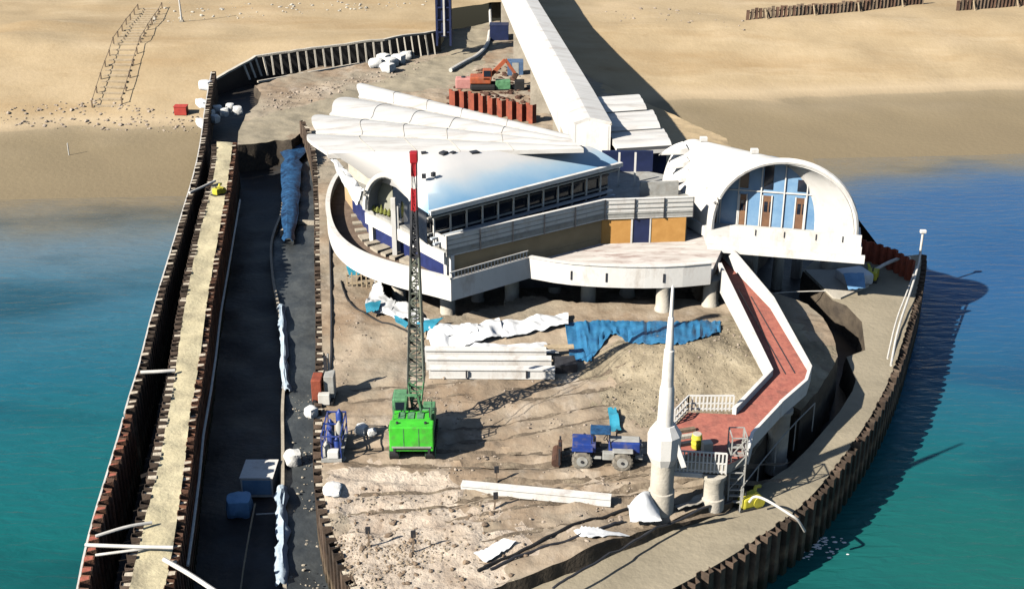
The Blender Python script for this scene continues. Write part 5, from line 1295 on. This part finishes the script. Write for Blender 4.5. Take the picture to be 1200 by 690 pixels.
MB().box(q+V((0, .8, 1.0)), (2.2, 1.8, 2.0), bev=.05).build('body', mat('faded_blue', (.10, .17, .30), (.06, .11, .2), .6), t); MB().box(q+V((0, -.12, 1.0)), (.9, .04, 1.7)).build('door', 'grey', t)
q = ON(600, 106); t = thing('generator', 'dull green generator in front of the small blue container', 'generator', q)
MB().box(q+V((-1.2, .5, .7)), (2.0, 1.2, 1.2), bev=.1).build('canopy', 'greendull', t); MB().box(q+V((-1.2, .5, .08)), (2.2, 1.3, .14)).build('skid', 'black', t)
tag(MB().box(q+V((1.0, .3, .65)), (1.3, 1.2, 1.3), bev=.06).build('black_tank', 'black'), 'black square tank right of the green generator', 'tank')
q = ON(585, 48); t = thing('navy_container', 'dark navy container with pale roof edge beside the bridge', 'container', q)
MB().box(q+V((0, 1.2, 1.15)), (2.9, 2.2, 2.3), bev=.04).build('body', 'navy', t); MB().box(q+V((0, 1.2, 2.33)), (3.0, 2.3, .06)).build('roof_sheet', 'navy', t)
q = OB(520, 46); t = thing('gantry_tower', 'dark blue steel gantry tower at the end of the ribbed wall', 'tower', q)
mb = MB()
for sx_ in (-1, 1):
    for sy_ in (0, 2.4): mb.bar(q+V((sx_, sy_, -1)), q+V((sx_, sy_, 6.5)), .28)
for z in (1, 2.8, 4.6, 6.4):
    for sy_ in (0, 2.4): mb.bar(q+V((-1, sy_, z)), q+V((1, sy_, z)), .2)
    for sx_ in (-1, 1): mb.bar(q+V((sx_, 0, z)), q+V((sx_, 2.4, z)), .2)
mb.build('frame', 'navy', t); MB().box(q+V((0, 1.2, 3.0)), (1.6, 2.0, 5.4)).build('cladding', 'navy', t); MB().bar(q+V((.1, -.15, .5)), q+V((.1, -.15, 6)), .25).build('ladder', 'pipe', t)
pipe([ON(574, 40)+V((0, 0, .4)), ON(572, 55)+V((0, 0, .3)), ON(560, 68)+V((0, 0, .3)), ON(545, 75)+V((0, 0, .3)), ON(528, 85)+V((0, 0, .3))], .3, 'fat pale pipe curving over the ground behind the excavator')
pipe([ON(576, -4)+V((0, 0, 2)), ON(574, 20)+V((0, 0, 2)), ON(575, 38)+V((0, 0, 1.2))], .22, 'upright white pipe beside the head of the bridge')

# beach stair with rope posts
SA, SB = (103, 125), (160, 10)
lo0, lo1, hi0, hi1 = OB(108, 124), OB(143, 122), OB(162, 12), OB(190, 10)
ST = thing('beach_stair', 'long wooden stair with rope posts climbing the golden sand', 'stair', (lo0+lo1)/2)
for i in range(26):
    t = i/25; a, b = lerp(lo0, hi0, t), lerp(lo1, hi1, t); c = (a+b)/2; c.z = zbeach(c.x, c.y)
    MB().box((c.x, c.y, c.z+.05), ((b-a).length*.9, .55, .22)).build('tread', 'woodpale', ST)
for side in ((lo0, hi0), (lo1, hi1)):
    pts = []
    for i in range(12):
        q = lerp(side[0], side[1], i/11); q.z = zbeach(q.x, q.y); pts.append(q+V((0, 0, .85)))
        MB().box(q+V((0, 0, .4)), (.16, .16, 1.1)).build('post', 'wood', ST)
    MB().tube(pts, .05, 5).build('rope', 'wood', ST)
q = OB(213, 26); t = thing('beach_pole', 'tall pale pole standing on the beach above the ribbed wall', 'pole', q)
MB().tube([q, q+V((-.1, 0, 6))], [.16, .10], 8).build('shaft', 'pipe', t, smooth=True); MB().box(q+V((0, 0, .15)), (.6, .6, .3), bev=.04).build('footing', 'conc', t)
q = OB(212, 135); t = thing('red_crate', 'small red crate on the sand left of the outer wall', 'crate', q)
MB().box(q+V((0, .4, .55)), (1.6, 1.2, 1.1), bev=.06).build('body', 'redbox', t); MB().box(q+V((0, .4, 1.13)), (1.7, 1.3, .07)).build('lid', 'redbox', t)
q = OB(81, 182); tag(MB().tube([q, q+V((0, 0, 1.5))], .07, 6).build('beach_stake', 'pipe'), 'single pale stake on the wet sand at the left', 'stake')
for pts, lb in ((((876, 24), (930, 19), (1000, 14), (1080, 5)), 'long boarded palisade fence along the top of the beach'), (((1122, 13), (1160, 10), (1215, 6)), 'short boarded palisade fence at the far right of the beach')):
    w_ = [OB(*p) for p in pts]; t = thing('palisade_fence', lb, 'fence', w_[0])
    pp = resample(w_, .72); 
    for i, q in enumerate(pp[:100]):
        q = q.copy(); q.z = zbeach(q.x, q.y); h_ = random.uniform(1.7, 2.1)
        MB().box(q+V((0, 0, h_/2-.2)), (.52, .14, h_), rz=random.uniform(-.15, .15), ry=random.uniform(-.06, .06)).build('board', 'purple' if random.random() < .6 else 'wood', t)
    mb = MB()
    for a, b in zip(pp[:-1], pp[1:]): mb.bar(V((a.x, a.y+.12, zbeach(a.x, a.y)+1.1)), V((b.x, b.y+.12, zbeach(b.x, b.y)+1.1)), .1, .14)
    mb.build('rail', 'wood', t)
    for i in range(4, len(pp)-2, 12):
        q = pp[i]; z = zbeach(q.x, q.y); MB().bar(V((q.x+.2, q.y-.9, z-.1)), V((q.x, q.y-.1, z+1.5)), .16).build('prop', 'woodpale', t)

_f = P(958, 640, SEA); fo = MB()
for k in range(70):
    a = random.random()*6.28; r_ = 1.6*random.random(); c = V((_f.x+r_*math.cos(a)*1.3, _f.y+r_*math.sin(a), SEA+.02)); s_ = random.uniform(.04, .16)
    fo.add([c+V((s_*(1+.4*random.random())*math.cos(b*1.05), s_*.7*math.sin(b*1.05), .02)) for b in range(6)]+[c+V((0, 0, .06))], [(b, (b+1) % 6, 6) for b in range(6)])
tag(fo.build('foam', 'tarp', origin=(0, 0, 0)), 'patch of white foam on the sea below the pump outlet', None, None, 'stuff')
# ================================================================== RUBBLE, DEBRIS (uncountable)
def scatter(name, label, poly, n, zf, m, s0, s1, dens=None, pw=3.0):
    xs = [p[0] for p in poly]; ys = [p[1] for p in poly]; mb = MB(); k = 0; tries = 0
    ico = bmesh.new(); bmesh.ops.create_icosphere(ico, subdivisions=1, radius=1); iv = [v.co.copy() for v in ico.verts]; fi = [[v.index for v in f.verts] for f in ico.faces]; ico.free()
    while k < n and tries < n*30:
        tries += 1; x, y = random.uniform(min(xs), max(xs)), random.uniform(min(ys), max(ys))
        if not inpoly(x, y, poly): continue
        if dens and random.random() > dens(x, y): continue
        s = s0+(s1-s0)*random.random()**pw; sd_ = random.random()*90; rz_ = random.random()*6.28; sx_, sy_, sz_ = s*random.uniform(.7, 1.5), s*random.uniform(.7, 1.2), s*random.uniform(.4, .9)
        vs = []
        for v in iv:
            c = v*(1+.35*noise.noise(v*1.5+V((sd_, 0, 0)))); c = V((c.x*sx_, c.y*sy_, c.z*sz_)); c.rotate(Matrix.Rotation(rz_, 3, 'Z')); vs.append((x+c.x, y+c.y, zf(x, y)+c.z+sz_*.2))
        mb.add(vs, fi); k += 1
    o = mb.build(name, m, origin=(0, 0, 0)); tag(o, label, None, None, 'stuff')
sp_all = W([(395, 650), (383, 560), (380, 380), (430, 345), (560, 400), (700, 420), (860, 400), (960, 430), (860, 560), (740, 620), (560, 690), (430, 690)], 0)
dn = lambda x, y: max(.05, min(1, .35+1.3*fbm(x, y, .22, 3, 4.4)))
scatter('rubble', 'small stones and clods strewn over the sandy site', xy(sp_all), 2400, zsite, 'rock', .02, .13, dn, 4)
low_p = W([(385, 600), (430, 570), (560, 585), (620, 640), (600, 690), (410, 690)], 0)
scatter('clods', 'lumpy pale clods in the near part of the site', xy(low_p), 1500, zsite, 'site', .02, .11, dn)
mnd = W([(700, 450), (760, 410), (860, 400), (885, 440), (800, 470), (760, 500), (715, 500)], 0)
scatter('spoil_clods', 'rough spoil on the mound behind the mast', xy(mnd), 800, zsite, 'sitegrey', .02, .11, None)
scatter('dark_debris', 'dark scraps lying about the near sand', xy(low_p), 160, zsite, 'wood', .04, .22, None, 1.8)
far_p = W([(530, 100), (560, 80), (600, 70), (640, 130), (520, 125)], -1.2)
scatter('far_rubble', 'rubble and scrap around the excavator', xy(far_p), 320, zsite, 'rustplain', .08, .45, None, 2)
scatter('far_clods', 'earth clods around the excavator and pool', xy(W([(310, 108), (440, 80), (500, 66), (480, 85), (420, 100), (300, 135)], -1)), 260, zsite, 'rock', .06, .25, None, 2)
chn = [(p.x, p.y) for p in W([(340, 690), (340, 460), (372, 460), (378, 600), (410, 690)], zBR)]
scatter('channel_debris', 'pale scraps on the wet side channel bed', chn, 160, lambda x, y: zBR, 'conc', .03, .12, None, 2)
bl_ = W([(0, 128), (100, 118), (180, 125), (235, 128), (235, 142), (100, 140), (0, 138)], -2.4)
scatter('beach_litter', 'pale rubble line along the foot of the dry beach', xy(bl_), 260, zbeach, 'rock', .06, .32, None, 2)
bl_ = [(q.x, q.y) for q in (OB(180, 28), OB(500, 8), OB(500, 2), OB(180, 4))]
scatter('beach_scraps', 'scraps and stones on the upper beach', bl_, 150, zbeach, 'concpale', .06, .35, None, 2)
bl_ = [(q.x, q.y) for q in (OB(700, 24), OB(880, 40), OB(880, 20), OB(720, 6))]
scatter('beach_stones', 'stones on the beach right of the bridge', bl_, 50, zbeach, 'rock', .06, .35, None, 2)

# ------------------------------------------------------------------ camera, sun, sky
cam = bpy.data.cameras.new('camera'); co = bpy.data.objects.new('camera', cam); COL.objects.link(co)
co.location = (0, 0, HH); co.rotation_euler = (math.pi/2-PT, 0, 0)
cam.sensor_width = 36; cam.lens = F/1200*36; cam.clip_end = 2000; cam.clip_start = .5
S.camera = co
EL, AZ = R(34), R(33)          # shadows fall to the right and 36 degrees away from the camera
sd = V((-math.cos(AZ)*math.cos(EL), -math.sin(AZ)*math.cos(EL), math.sin(EL)))   # towards the sun
sun = bpy.data.lights.new('sun', 'SUN'); su = bpy.data.objects.new('sun', sun); COL.objects.link(su)
sun.energy = 5.0; sun.angle = R(.5); sun.color = (1, .93, .82)
su.rotation_euler = sd.to_track_quat('Z', 'Y').to_euler(); su.location = sd*150
wd = bpy.data.worlds.new('World'); S.world = wd; wd.use_nodes = True
nt = wd.node_tree; bg = nt.nodes['Background']; sk = nt.nodes.new('ShaderNodeTexSky'); sk.sky_type = 'NISHITA'
sk.sun_disc = False; sk.sun_elevation = EL; sk.sun_rotation = math.atan2(sd.x, sd.y); sk.air_density = 1.0; sk.dust_density = .5; sk.ozone_density = 1.5
nt.links.new(sk.outputs['Color'], bg.inputs['Color']); bg.inputs['Strength'].default_value = .052
S.view_settings.view_transform = 'Standard'; S.view_settings.look = 'None'; S.view_settings.gamma = 1; S.view_settings.exposure = .8
S.view_settings.use_curve_mapping = False
S.cycles.max_bounces = 6; S.cycles.diffuse_bounces = 0; S.cycles.glossy_bounces = 3
try: S.cycles.use_denoising = True
except Exception: pass
